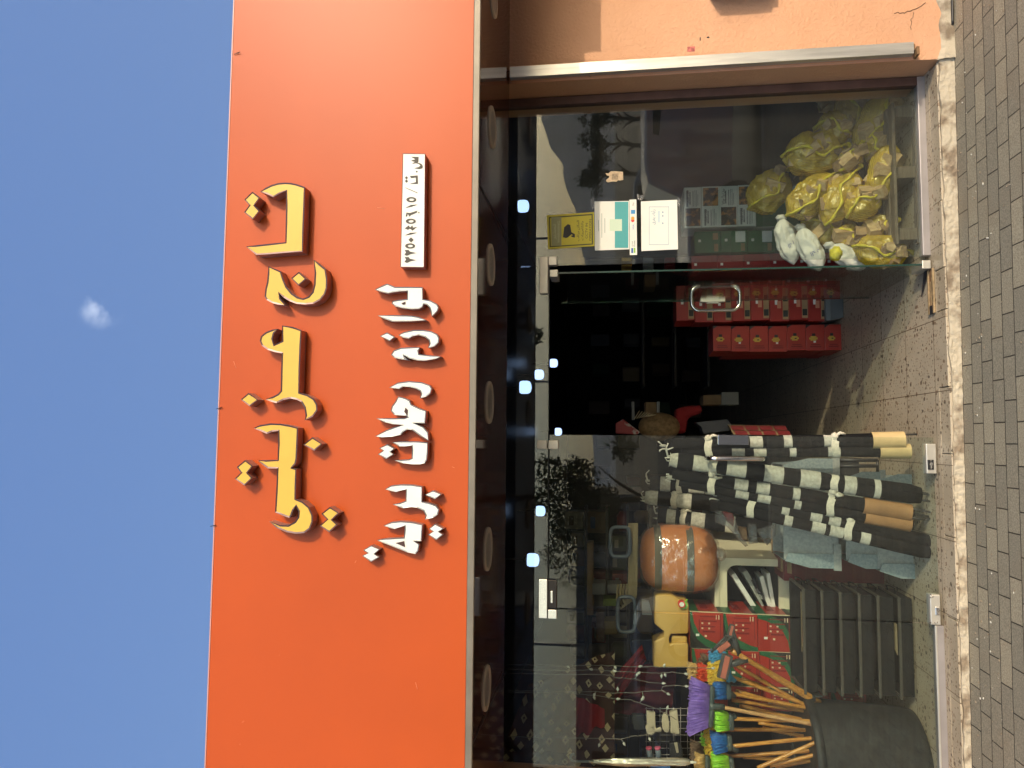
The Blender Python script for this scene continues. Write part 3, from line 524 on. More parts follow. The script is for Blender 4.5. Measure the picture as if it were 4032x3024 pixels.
WL = [(C1, [(1385,1195),(1440,1165),(1492,1143),(1560,1172),(1680,1172),(1800,1175),(1802,1278),(1870,1290),(1925,1320),(1940,1350),(1930,1380),(1880,1430),(1872,1390),(1860,1350),(1835,1325),(1808,1320),(1800,1345),(1770,1362),(1700,1365),(1620,1355),(1560,1340),(1530,1315),(1540,1295),(1590,1285),(1665,1278),(1667,1208),(1600,1210),(1540,1218),(1498,1228),(1440,1215)]),
 (C1, [(1408,1420),(1550,1418),(1700,1422),(1770,1435),(1835,1462),(1700,1470),(1535,1472),(1470,1450)]),
 (C2, [(1065,172),(1112,200),(1080,225),(1020,195)]),
 (C2, [(1135,188),(1170,170),(1230,157),(1290,157),(1340,165),(1375,182),(1388,205),(1385,235),(1360,258),(1320,268),(1330,240),(1325,220),(1300,200),(1260,188),(1225,195),(1200,210),(1160,203)]),
 (C2, [(1090,310),(1105,285),(1150,268),(1200,265),(1270,265),(1258,285),(1262,308),(1330,315),(1400,322),(1370,335),(1300,347),(1250,345),(1200,332),(1165,312),(1175,332),(1205,347),(1150,338),(1110,330)]),
 (C2, [(1078,515),(1130,485),(1200,475),(1280,482),(1330,500),(1343,520),(1335,550),(1310,570),(1270,582),(1277,555),(1270,535),(1240,520),(1200,510),(1165,508),(1140,523)]),
 (C2, [(1135,570),(1175,580),(1205,595),(1215,620),(1260,642),(1308,660),(1305,700),(1300,737),(1225,735),(1290,760),(1320,795),(1322,845),(1270,815),(1220,778),(1190,775),(1165,790),(1150,808),(1100,820),(1030,824),(992,818),(1060,780),(1110,762),(1165,748),(1100,742),(1050,730),(998,707),(1080,706),(1170,706),(1195,700),(1180,690),(1110,685),(1088,660),(1095,630),(1115,605)]),
 (C2, [(1098,855),(1150,850),(1250,850),(1318,858),(1317,920),(1312,965),(1300,985),(1270,992),(1220,992),(1160,985),(1110,968),(1150,965),(1200,962),(1218,955),(1220,910),(1220,877),(1180,880),(1140,880)]),
 (C2, [(1065,868),(1110,895),(1085,915),(1105,930),(1060,958),(1008,930),(1040,908),(1017,892)]),
 (C2, [(1052,1148),(1090,1125),(1150,1118),(1220,1120),(1283,1132),(1282,1225),(1330,1235),(1370,1250),(1388,1275),(1380,1305),(1350,1325),(1302,1335),(1305,1310),(1290,1280),(1250,1262),(1215,1258),(1165,1265),(1100,1242),(1140,1235),(1180,1220),(1183,1150),(1150,1155),(1120,1165)]),
 (C2, [(1350,1155),(1402,1180),(1362,1208),(1300,1182)]),
 (C2, [(1362,1363),(1415,1393),(1385,1412),(1412,1430),(1370,1463),(1320,1430),(1350,1410),(1325,1395)]),
 (C2, [(1043,1375),(1090,1353),(1150,1347),(1220,1353),(1285,1368),(1282,1420),(1278,1470),(1230,1470),(1265,1490),(1258,1530),(1242,1550),(1190,1540),(1130,1515),(1060,1488),(1002,1465),(1060,1455),(1170,1450),(1175,1400),(1175,1375),(1140,1385),(1110,1395)]),
 (C2, [(965,1497),(1018,1522),(985,1550),(1015,1570),(965,1598),(910,1562),(945,1545),(917,1527)])]
for (o, sc_), pts in WL: letter(pts, o, sc_, WHT, EDGW, dep=0.045, ins=0.005)
GAP = mat("counter_shade", (0.07, 0.035, 0.03), 0.8)  # shadowed orange inside the letter holes, painted as dark plates
for (o, sc_), pts in ((C1, [(1616,1314),(1652,1300),(1650,1322),(1630,1328)]), (C2, [(1180,640),(1195,655),(1192,692),(1172,665)]), (C2, [(1118,1482),(1172,1470),(1177,1508)])):
    m = MB(); m.prism([W(o[0] + x / sc_, o[1] + y / sc_, YP - 0.0445) for x, y in pts], (0, -0.0012, 0)); obj("counter_shade", m, GAP, s)
# the neighbour's fascia hangs a little lower (its shadow steps down the orange wall)
t2_ = thing("neighbour_sign", "plain maroon fascia of the next shop, just beyond the right end of the orange sign", "shop sign", (4.1, YP, 2.28)); m = MB(); m.b2((3.06, YP - 0.02, 2.285), (5.2, YP + 0.12, 3.5)); m.b2((3.06, YP + 0.12, 2.285), (5.2, YW, 2.31)); obj("panel", m, mat("maroon_panel", (0.2, 0.02, 0.02), 0.4), t2_)
# faint scratches and fixings on the fascia
for px, py, L_, a_ in ((925, 1436, .035, .4), (1785, 1840, .012, 1.2), (1720, 1533, .004, 0), (957, 2842, .012, 2.2), (1400, 2212, .012, 2.6), (1100, 2580, .003, 0), (945, 2930, .003, 0), (1660, 700, .05, .1), (1500, 820, .035, 1.4), (1640, 2700, .03, .3)):
    c = W(px, py, YP); d_ = Vector((math.cos(a_), 0, math.sin(a_))) * L_; m = MB(); m.tube([c - d_ / 2 - Y * .0003, c + d_ / 2 - Y * .0003], .0011, n=4); obj("scratch", m, mat("panel_scratch", (0.75, 0.28, 0.14), 0.6), s)
# licence number box
nb = letter([(1628, 10), (1822, 12), (1812, 1000), (1607, 998)], C1[0], C1[1], WHT, EDGW, dep=0.05, ins=0.003, name="number_box")
yd = YP - 0.0485
def glyph(pts): return [W(850 + x / 2.212, 600 + y / 2.212, yd) for x, y in pts]
def dia(x, y, r): return [(x - r, y), (x, y - r), (x + r, y), (x, y + r)]
def ring5(x, y): return (x, y)
GL = [[(1700,38),(1766,40),(1764,80),(1757,88),(1790,100),(1803,118),(1798,138),(1770,145),(1728,137),(1768,128),(1782,115),(1765,100),(1742,93),(1708,98),(1735,84),(1700,72),(1738,60)],
 dia(1750,168,9), [(1690,206),(1758,201),(1760,274),(1690,274),(1742,260),(1741,219),(1700,224)], dia(1660,222,14), dia(1660,250,14), [(1648,308),(1652,306),(1757,351),(1753,355)],
 [(1653,482),(1700,458),(1755,455),(1702,474)], [(1653,558),(1660,524),(1690,528),(1755,508),(1750,524),(1700,546),(1686,560),(1672,536),(1664,558)], dia(1768,525,7),
 [(1645,662),(1680,637),(1692,654),(1712,636),(1718,656),(1752,650),(1712,680),(1690,664),(1672,674)], [(1647,724),(1695,700),(1750,699),(1702,714)], dia(1700,762,23)]
for dy in (0, 62): GL.append([(1643,892+dy),(1656,872+dy),(1645,850+dy),(1680,850+dy),(1690,864+dy),(1745,876+dy),(1694,886+dy),(1672,898+dy),(1660,900+dy)])
m = MB()
for gpts in GL:
    m.prism(glyph(gpts), (0, -0.0012, 0))
for (x, y) in ((1703, 412), (1698, 600), (1692, 815)):
    ro = [(x + 44 * math.cos(a * math.pi / 8), y + 23 * math.sin(a * math.pi / 8)) for a in range(16)]; ri = [(x + 2 + 22 * math.cos(a * math.pi / 8), y + 11 * math.sin(a * math.pi / 8)) for a in range(16)]
    A, B_ = glyph(ro), glyph(ri); off = Vector((0, -0.0012, 0)); vo = [m.bm.verts.new(p + off) for p in A]; vi = [m.bm.verts.new(p + off) for p in B_]
    for k in range(16): m.bm.faces.new((vo[k], vo[(k + 1) % 16], vi[(k + 1) % 16], vi[k]))
o_ = obj("number_digits", m, mat("grey_digits", (0.07, 0.06, 0.045), 0.6), nb)
# tie wires on the top edge
for px, py in ((938, 212), (868, 1608), (845, 2070)):
    c = W(px, py, YP); m = MB(); m.tube([(c.x, YP - 0.003, c.z), (c.x + 0.004, YP - 0.008, c.z - 0.012), (c.x - 0.003, YP - 0.004, c.z + 0.018)], 0.0016, n=5); obj("tie_wire", m, INK, s)
t = thing("wall_unit", "brown wall mounted metering box on the orange wall at the right picture edge", "utility box", (2.47, YW, 1.0))
zt_, zb_ = W(2840, 0, YW).z, W(3070, 0, YW).z
m = MB(); m.b2((2.535, YW - 0.14, zb_ + 0.09), (2.86, YW, zt_ + 0.07), bev=0.02); m.b2((2.545, YW - 0.10, zb_ + 0.05), (2.74, YW - 0.02, zb_ + 0.09)); obj("case", m, mat("brown_case", (0.2, 0.1, 0.07), 0.6), t)
m = MB(); P = [W(3740 + 3 * math.sin(i), 100 - i * 14, YW - 0.01) for i in range(12)]; m.tube([(p.x, YW - 0.02, gz(p.x, 0) + 0.012) for p in P], 0.008, n=8)
tag(obj("black_cable", m, BLACKP), "black cable lying along the foot of the orange wall", "cable")
# ------------------------------------------------------------------ papers stuck on the right hand window
def quad(name, label, cat, pts, mt, th=0.0012, y=-0.0015):
    P = [W(px, py, y) for px, py in pts]; c = sum(P, Vector()) / len(P); c.z = min(p.z for p in P)
    t = thing(name, label, cat, c); m = MB(); m.prism([(p.x, y, p.z) for p in P], (0, -th, 0)); o = obj("sheet", m, mt, t); return t, o
def c3(x, y): return (1850 + x / 2.074, 300 + y / 2.074)
def dec(name, pts, mt, par, y, th=0.0006, conv=c3):
    P = [W(*conv(*p), y) for p in pts]; m = MB(); m.prism([(p.x, y, p.z) for p in P], (0, -th, 0)); return obj(name, m, mt, par)
def rec(x0, y0, x1, y1): return [(x0, y0), (x1, y0), (x1, y1), (x0, y1)]
YG = mat("warning_yellow", (0.62, 0.52, 0.03), 0.5, var=0.05); GRN = mat("olive_ink", (0.10, 0.10, 0.03), 0.6)
t, o = quad("warning_sign", "yellow camera warning notice stuck on the window above the payment poster", "sign", [c3(628, 1138), c3(1014, 1110), c3(1018, 1388), c3(640, 1412)], YG)
y_ = -0.0029
fr_ = MB()
A = [c3(645, 1150), c3(1003, 1124), c3(1006, 1375), c3(652, 1397)]; B_ = [c3(655, 1160), c3(994, 1135), c3(996, 1366), c3(662, 1387)]
A = [W(*p, y_) for p in A]; B_ = [W(*p, y_) for p in B_]
va = [fr_.bm.verts.new(p) for p in A]; vb = [fr_.bm.verts.new(p) for p in B_]
for k in range(4): fr_.bm.faces.new((va[k], va[(k + 1) % 4], vb[(k + 1) % 4], vb[k]))
obj("border", fr_, GRN, t)
dec("title_band", rec(665, 1150, 748, 1385), mat("grey_green_band", (0.32, 0.32, 0.16), 0.6), t, -0.0028)
dec("camera_symbol", [(760, 1315), (770, 1235), (800, 1208), (820, 1215), (832, 1290), (800, 1318), (785, 1322)], INK, t, -0.0029)
dec("camera_bracket", [(822, 1270), (858, 1290), (858, 1318), (828, 1312), (830, 1300), (845, 1300), (820, 1285)], INK, t, -0.0029)
def tx(body, x, y, h, mt, par, yy, width=None, conv=c3, name="lettering"):
    p = W(*conv(x, y), yy); return text_mesh(name, body, p, X, Z, h, mt, par, width)
k_ = 1 / 2.074 / 659          # crop pixels to metres on the glass
PALE = mat("pale_ink", (0.55, 0.55, 0.35), 0.6)
tx(arab("تحذير"), 690, 1270, 28 * k_, PALE, t, -0.0036, 130 * k_); tx("WARNING", 726, 1270, 20 * k_, PALE, t, -0.0036, 185 * k_)
tx(arab("المكان مراقب"), 884, 1262, 22 * k_, INK, t, -0.003, 175 * k_); tx(arab("بالكاميرات"), 918, 1262, 20 * k_, INK, t, -0.003, 160 * k_)
tx("CCTV IN", 954, 1262, 19 * k_, INK, t, -0.003, 130 * k_); tx("OPERATION", 984, 1255, 19 * k_, INK, t, -0.003, 180 * k_)
TEAL = mat("teal_print", (0.06, 0.36, 0.38), 0.5)
t, o = quad("payment_poster", "white and teal payment poster on the window, middle one of the three notices", "poster", [c3(1018, 1024), c3(1300, 1019), c3(1303, 1414), c3(1021, 1424)], WHITEP)
dec("teal_band", rec(1184, 1026, 1294, 1402), TEAL, t, -0.0028)
dec("green_patch", rec(1142, 1168, 1242, 1264), mat("pale_green_patch", (0.62, 0.75, 0.6), 0.6), t, -0.0035)
for xx, w_ in ((1050, 90), (1075, 200), (1100, 120)): dec("text_line", rec(xx, 1220 - w_ / 2, xx + 5, 1220 + w_ / 2), mat("grey_print", (0.35, 0.42, 0.4), 0.6), t, -0.0028)
t, o = quad("card_strip", "narrow white strip of card payment logos along the lower edge of the teal poster", "sticker", [c3(1303, 1009), c3(1360, 1007), c3(1366, 1460), c3(1306, 1462)], WHITEP, y=-0.0045)
BL = mat("logo_blue", (0.03, 0.12, 0.45), 0.5); GR = mat("logo_green", (0.25, 0.5, 0.05), 0.5); RD = mat("logo_red", (0.75, 0.04, 0.03), 0.5); OR = mat("logo_orange", (0.85, 0.35, 0.03), 0.5)
dec("blue_bar", rec(1318, 1404, 1334, 1444), BL, t, -0.0058); dec("green_bar", rec(1338, 1402, 1352, 1442), GR, t, -0.0058)
tx(arab("مدى"), 1325, 1370, 15 * k_, INK, t, -0.0059, 45 * k_); tx("mada", 1345, 1368, 12 * k_, INK, t, -0.0059, 52 * k_); tx("VISA", 1336, 1232, 14 * k_, BL, t, -0.0059, 44 * k_)
for yy, mt in ((1178, RD), (1160, OR)): dec("logo_disc", [(1330 + 14 * math.cos(a * .52), yy + 14 * math.sin(a * .52)) for a in range(12)], mt, t, -0.0058 if mt is RD else -0.0066)
dec("blue_card_logo", rec(1316, 1092, 1350, 1124), mat("card_blue", (0.05, 0.28, 0.6), 0.5), t, -0.0058); tx("Pay", 1334, 1044, 11 * k_, INK, t, -0.0059, 26 * k_)
t, o = quad("review_poster", "white sheet with blue framed print on the window, lowest of the three notices", "poster", [c3(1397, 1023), c3(1692, 1009), c3(1700, 1414), c3(1401, 1429)], WHITEP)
PB = mat("print_blue", (0.08, 0.22, 0.38), 0.6)
for a, b_ in (((1464, 1068), (1466, 1378)), ((1622, 1062), (1624, 1374))): dec("frame_line", rec(a[0], a[1], b_[0], b_[1]), PB, t, -0.0028)
for yy in (1066, 1375): dec("frame_line", rec(1465, yy, 1623, yy + 2.5), PB, t, -0.0029)
tx(arab("رأيك يفرق"), 1500, 1150, 26 * k_, PB, t, -0.003, 125 * k_)
dec("oval_field", rec(1536, 1100, 1552, 1195), mat("pale_blue_print", (0.55, 0.65, 0.72), 0.6), t, -0.0028)
for yy in (1105, 1135, 1195): dec("icon_mark", rec(1572, yy, 1580, yy + 12), PB, t, -0.0028)
t, o = quad("paper_scrap", "small torn brown paper scrap stuck on the window above the posters", "paper scrap", [c3(*p) for p in ((1106, 790), (1130, 795), (1150, 778), (1185, 776), (1250, 782), (1253, 848), (1225, 852), (1210, 850), (1200, 862), (1165, 860), (1125, 868), (1112, 855), (1118, 842), (1135, 830), (1138, 815), (1120, 812))], mat("brown_scrap", (0.55, 0.42, 0.28), 0.8, var=0.15, vscale=60))
dec("printed_square", rec(1160, 795, 1212, 845), mat("scrap_print", (0.33, 0.25, 0.17), 0.8, var=0.4, vscale=200), t, -0.0028)
# clear tape flapping around the notices
TAPE = film("clear_tape", (0.8, 0.8, 0.8), 0.10, 0.1, gfac=0.18, bump=0.6, bscale=60)
for P_, lab in (([(1012, 990), (985, 1010), (1000, 1090), (1016, 1080)], "crumpled clear tape at the upper right corner of the teal poster"), ([(1366, 962), (1425, 975), (1410, 1015), (1368, 1010)], "crumpled clear tape between the teal poster and the blue framed sheet"), ([(1695, 985), (1720, 1005), (1715, 1080), (1696, 1060)], "crumpled clear tape at the lower edge of the blue framed sheet")):
    P = [W(*c3(*p), -0.006) for p in P_]; m = MB(); m.sheet(lambda u, v: (P[0] * (1 - u) * (1 - v) + P[1] * u * (1 - v) + P[2] * u * v + P[3] * (1 - u) * v) + Vector((0, -0.006 * noise.noise(Vector((u * 5, v * 5, P[0].z))), 0)), 8, 8)
    tag(obj("clear_tape", m, TAPE), lab, "tape")

# ------------------------------------------------------------------ ceiling bulbs (lit)
LAMP = mat("lit_bulb", (0.8, 0.85, 1), 0.4, emit=(0.42, 0.58, 1.0, 1.9))
names = ["nearest the notices window", "above the yellow warning notice", "small one beside the L shaped fitting", "far one seen through the open doorway beside the door edge", "far one in the middle of the open doorway", "seen through the transom above the doorway middle", "largest one above the middle of the doorway", "low one above the meeting edge of the doors", "behind the closed door near its top", "large one left above the closed door"]
for (px, py, sz), nm in zip(((2060, 812, 50), (2112, 915, 38), (2178, 993, 30), (2232, 1162, 24), (2180, 1430, 34), (2123, 1475, 40), (2068, 1525, 52), (2198, 1700, 30), (2128, 2012, 40), (2098, 2205, 52)), names):
    d = 0.125 * FPX / sz; c = W(px, py, d - 4.4); r = 0.0625
    t = thing("ceiling_bulb", "lit bluish white ceiling bulb " + nm, "light bulb", (c.x, c.y, c.z - 0.06), "lit bulbs hanging from the shop ceiling")
    m = MB(); m.rings([[(c.x + q * r * math.cos(a * .3927), c.y + q * r * math.sin(a * .3927), c.z + h) for a in range(16)] for q, h in ((0.88, .05), (1, .03), (1, -.02), (.86, -.045), (.5, -.056), (.15, -.06))]); obj("diffuser", m, LAMP, t)
    m = MB(); m.tube([(c.x, c.y, c.z + .0505), (c.x, c.y, c.z + .09)], [r * .85, .02], n=12); m.tube([(c.x, c.y, c.z + .09), (c.x, c.y, 2.95)], 0.006, n=5); obj("base", m, BLACKP, t)

# ------------------------------------------------------------------ cartons
def cartons(name, label, cat, group, x0, x1, z0, z1, yf, dep, mats, decals=(), rot=0.0, par=None):
    """one carton; decals = (u0,u1,v0,v1,slot) printed on the front, or with 'R' on the right side"""
    m = MB(); c = Vector(((x0 + x1) / 2, yf + dep / 2, (z0 + z1) / 2)); rm = Matrix.Rotation(rot, 3, 'Z')
    w, h = x1 - x0, z1 - z0
    m.box(c, (w, dep, h - 0.002), rm, bev=0.003)
    for d_ in decals:
        u0, u1, v0, v1, s_ = d_[:5]; m.mi = s_; k = 0.0012 + 0.0006 * s_
        if len(d_) > 5 and d_[5] == 'R': P = [(w / 2, -dep / 2 + u * dep, (v - .5) * h) for u, v in ((u0, v0), (u1, v0), (u1, v1), (u0, v1))]; off = Vector((k, 0, 0))
        elif len(d_) > 5: P = [(w * (a - .5), -dep / 2, h * (b2 - .5)) for a, b2 in d_[5]]; off = Vector((0, -k, 0))
        else: P = [((u - .5) * w, -dep / 2, (v - .5) * h) for u, v in ((u0, v0), (u1, v0), (u1, v1), (u0, v1))]; off = Vector((0, -k, 0))
        m.prism([rm @ Vector(p) + c for p in P], rm @ off)
    o = obj(name, m, mats); return tag(o, label, cat, group)
REDC = mat("red_carton", (0.34, 0.025, 0.018), 0.42, var=0.12, vscale=5); REDD = mat("deep_red_carton", (0.24, 0.014, 0.016), 0.45, var=0.12); GREENC = mat("green_carton", (0.03, 0.13, 0.05), 0.5, var=0.15); OLIVE = mat("olive_carton", (0.07, 0.10, 0.05), 0.6, var=0.2)
KRAFT = mat("kraft_board", (0.38, 0.25, 0.13), 0.75, var=0.12, vscale=12); GOLD = mat("gold_print", (0.62, 0.40, 0.06), 0.5); PHOTO = mat("flame_photo", (0.04, 0.03, 0.025), 0.5, col2=(0.55, 0.24, 0.06), vscale=22, lo=0.48, hi=0.62)
DGR = mat("dark_green_print", (0.02, 0.11, 0.045), 0.45); LINE = mat("dark_red_print", (0.2, 0.012, 0.01), 0.5); GREYT = mat("grey_text_print", (0.2, 0.2, 0.2), 0.6); BLK = mat("black_print", (0.02, 0.02, 0.018), 0.5); CREAMP = mat("cream_edge", (0.72, 0.6, 0.4), 0.6)
# white firelighter boxes behind the notices window
yf = 1.2; xa, xb = W(2700, 897, yf).x, W(2700, 737, yf).x; zt = W(2693, 800, yf).z; h = W(2693, 800, yf).z - W(2763, 800, yf).z; dy = 0
nm = ["topmost", "second from the top", "third from the top", "fourth from the top"]
for i in range(9):
    z1 = zt - i * h; z0 = z1 - h
    if z0 < 0: break
    if i < 4:
        fl_ = i % 2 == 0; ph = (0.04, 0.48, 0.08, 0.92, 1) if fl_ else (0.52, 0.96, 0.08, 0.92, 1); o_ = 0.52 if fl_ else 0.04
        D = [ph, (o_, o_ + .4, .76, .86, 2), (o_ + .05, o_ + .36, .62, .68, 2), (o_, o_ + .38, .46, .5, 2), (o_, o_ + .4, .36, .385, 2), (o_, o_ + .4, .28, .305, 2), (o_ + .02, o_ + .3, .2, .225, 2)]
        c_ = cartons("firelighter_box", "white firelighter box with flame photo, %s of its stack behind the window" % nm[i], "box", "white firelighter boxes stacked behind the window", xa, xb, z0, z1, yf + rnd.uniform(0, .012), 0.24, [WHITEP, PHOTO, GREYT], D[:1] + D[2:] if i == 2 else D)
        if i == 2: text_mesh("lettering", "Way To Use", Vector((xa + (xb - xa) * .73, yf - 0.004, z0 + h * .78)), X, Z, 0.026, INK, c_, width=(xb - xa) * .38)
        else: text_mesh("lettering", arab("حطب طبيعي"), Vector((xa + (xb - xa) * (.27 if not fl_ else .75), yf - 0.004, z0 + h * .80)), X, Z, 0.026, INK, c_, width=(xb - xa) * .34)
    else:
        cartons("charcoal_box", ["green and white box with curled emblem directly under the firelighter boxes", "green and white box second under the firelighter boxes", "green and white box third under the firelighter boxes", "lowest but one green and white box behind the yellow sacks", "bottom green and white box behind the yellow sacks"][i - 4], "box", "green boxes under the firelighter boxes", xa - .01, xb - .02, z0, z1, yf, 0.24, [WHITEP, DGR],
            [(0, .62, 0, 1, 1), (.64, .70, .1, .9, 1), (.74, .96, .3, .42, 1), (.74, .96, .6, .72, 1), (.88, .96, .3, .72, 1)])
def stack(name, labf, cat, group, px0, n, dpx, pyl, pyr, yf, dep, mats, decf, jit=0.004, rotj=0.01):
    xl, xr_ = W(px0, pyl, yf).x, W(px0, pyr, yf).x; zt = W(px0, pyl, yf).z; h = zt - W(px0 + dpx, pyl, yf).z
    out = []
    for i in range(n):
        z1 = zt - i * h; z0 = max(0.0, z1 - h)
        if z1 < 0.02: break
        j = rnd.uniform(-jit, jit); out.append(cartons(name, labf(i), cat, group, xl + j, xr_ + j, z0, z1, yf + rnd.uniform(0, jit), dep, mats, decf(i), rnd.uniform(-rotj, rotj)))
    return out
ords = ["topmost", "second", "third", "fourth", "fifth", "sixth", "seventh", "eighth", "ninth", "tenth", "eleventh", "twelfth"]
TAG = (.46, .53, .72, .8, 2)
stack("green_carton", lambda i: "dark green carton, %s from the top of the stack left of the firelighter boxes" % ords[i], "carton", "green cartons behind the window", 2735, 9, 104, 997, 912, 1.22, 0.3, [GREENC, KRAFT, WHITEP], lambda i: [(.05, .4, .1, .25, 1), (.5, .62, .75, .85, 2), (.45, .95, .08, .45, 2) if i in (1, 2) else (.6, .9, .1, .3, 1)])
stack("red_carton", lambda i: "crimson carton, %s from the top of the stack at the pane edge" % ords[i], "carton", "crimson cartons at the pane edge", 2722, 9, 103, 1072, 1006, 1.24, 0.3, [REDD, GOLD, WHITEP], lambda i: [(.4, .55, .78, .88, 2), (.08, .14, .1, .9, 1)])
stack("olive_carton", lambda i: "dark olive carton seen through the open door, %s from the top" % ords[i], "carton", "olive cartons behind the open door", 2712, 9, 73, 1140, 1070, 1.75, 0.35, [OLIVE, KRAFT, WHITEP], lambda i: [(.3, .42, .6, .74, 2), (.55, .9, .2, .5, 1) if i % 3 == 1 else (.1, .5, .2, .25, 1)])
YA = F(3318, 1200, 0).y
def deA(i): return [(.0, .14, 0, 1, 1)] if i < 0 else [(.62, .62 + .3, .06, .94, 1)] and [(.06, .94, .70, .96, 0), (.05, .93, .04, .34, 1), (.12, .3, .07, .31, 3), (.55, .7, .07, .31, 3), (.46, .60, .60, .74, 2)] + ([(.36, .56, .42, .62, 4)] if i > 2 else [(.4, .9, .45, .48, 3), (.4, .85, .53, .56, 3)])
stack("coal_box", lambda i: "red box with kraft label, %s from the top of the stack on the grey tub" % ords[i], "box", "red kraft labelled boxes beside the door", 2663, 8, 73, 1266, 1128, YA - 0.03, 0.3, [REDC, KRAFT, WHITEP, BLK, mat("pale_disc_print", (0.6, 0.25, 0.15), 0.5)], deA, 0.01, 0.04)
m = MB(); xl, xr_ = W(3290, 1262, YA - .05).x, W(3290, 1140, YA - .05).x; zt = W(2663 + 73 * 8, 1200, YA - .05).z
m.rings([[(xl + (xr_ - xl) * .5 + sx_ * (xr_ - xl) * .5 * k, YA + .1 + sy_ * .16 * k, z_) for sx_, sy_ in ((-1, -1), (1, -1), (1, 1), (-1, 1))] for k, z_ in ((.75, 0.002), (.98, zt * .7), (1.0, zt * .72), (1.0, zt - .004))], smooth=False)
tag(obj("storage_tub", m, mat("grey_plastic", (0.16, 0.18, 0.19), 0.5)), "grey plastic tub under the stack of kraft labelled red boxes", "tub")
def deB(i): return [(.38, .55, .45, .75, 1), (.43, .5, .38, .82, 1), (.56, .66, .5, .68, 3), (.3, .37, .48, .6, 2) if i in (1, 3, 5) else (.44, .48, .5, .6, 3), (0, 0, 0, 0, 3, [(0.86, 1), (1, 1), (1, .72)]), (.12, .17, .2, .8, 4), (.2, .24, .25, .75, 4)]
YB = F(3314, 1330, 0).y
sB = stack("coal_box", lambda i: "bright red box with yellow flame emblem, %s from the top of the front stack" % ords[i], "box", "red flame emblem boxes in the doorway", 2808, 7, 72.4, 1384, 1284, YB, 0.32, [mat("bright_red_carton", (0.36, 0.034, 0.022), 0.35, var=0.1, vscale=5), GOLD, WHITEP, BLK, LINE], deB, 0.008, 0.03)
stack("coal_box", lambda i: "red box half hidden behind the flame emblem stack, %s from the top" % ords[i], "box", "red boxes behind the flame emblem stack", 2850, 7, 72, 1396, 1300, YB + 0.36, 0.32, [MATS["red_carton"], GOLD, WHITEP, BLK, LINE], deB, 0.012, 0.03)
# red and green cartons beside the jerrycan
def deL(i):
    G = [(0, 0), (0, 1), (1, 1), (1, .93), (.7, .87), (.45, .74), (.27, .52), (.15, .22), (.1, 0)]; B = [(0, .35), (0, 1), (.8, 1), (.5, .92), (.25, .78), (.08, .55)]
    fl = (lambda q: [(1 - u, 1 - v) for u, v in q]) if i == 2 else (lambda q: q)
    D = [(0, 0, 0, 0, 1, fl(G)), (0, 0, 0, 0, 3, fl(B)), (.34, .40, .72, .82, 6)]
    for (u0, u1, v0, v1, s_) in ((.45, .8, .70, .73, 4), (.45, .5, .25, .62, 4), (.6, .63, .25, .66, 4), (.75, .78, .2, .66, 4), (.88, .9, .15, .7, 4), (.3, .95, .08, .1, 4), (.32, .37, .50, .56, 5), (.54, .58, .60, .65, 5), (.68, .72, .60, .65, 5), (.54, .58, .4, .45, 5), (.68, .72, .4, .45, 5), (.82, .94, .12, .15, 5), (.82, .94, .2, .22, 5)): D.append((u0, u1, v0, v1, s_))
    return D + [(0, 1, .72, 1, 1, 'R'), (0, 1, .0, .12, 3, 'R'), (.3, .7, .4, .62, 4, 'R'), (0, .03, 0, 1, 5, 'R')]
ML = [MATS["bright_red_carton"], DGR, REDD, BLK, LINE, CREAMP, WHITEP]
YC = 0.78
for ci, (pl_, pr_) in enumerate(((2552, 2411), (2690, 2556), (2782, 2693))):
    word = ["right hand", "middle", "left hand"][ci]
    stack("charcoal_carton", lambda i: "red and green charcoal carton, %s from the top in the %s column" % (ords[i], word), "carton", "red and green charcoal cartons", 2717 + ci * 8, 5, 133, pl_, pr_, YC + ci * 0.004, 0.42, ML, deL, 0.003, 0.006)

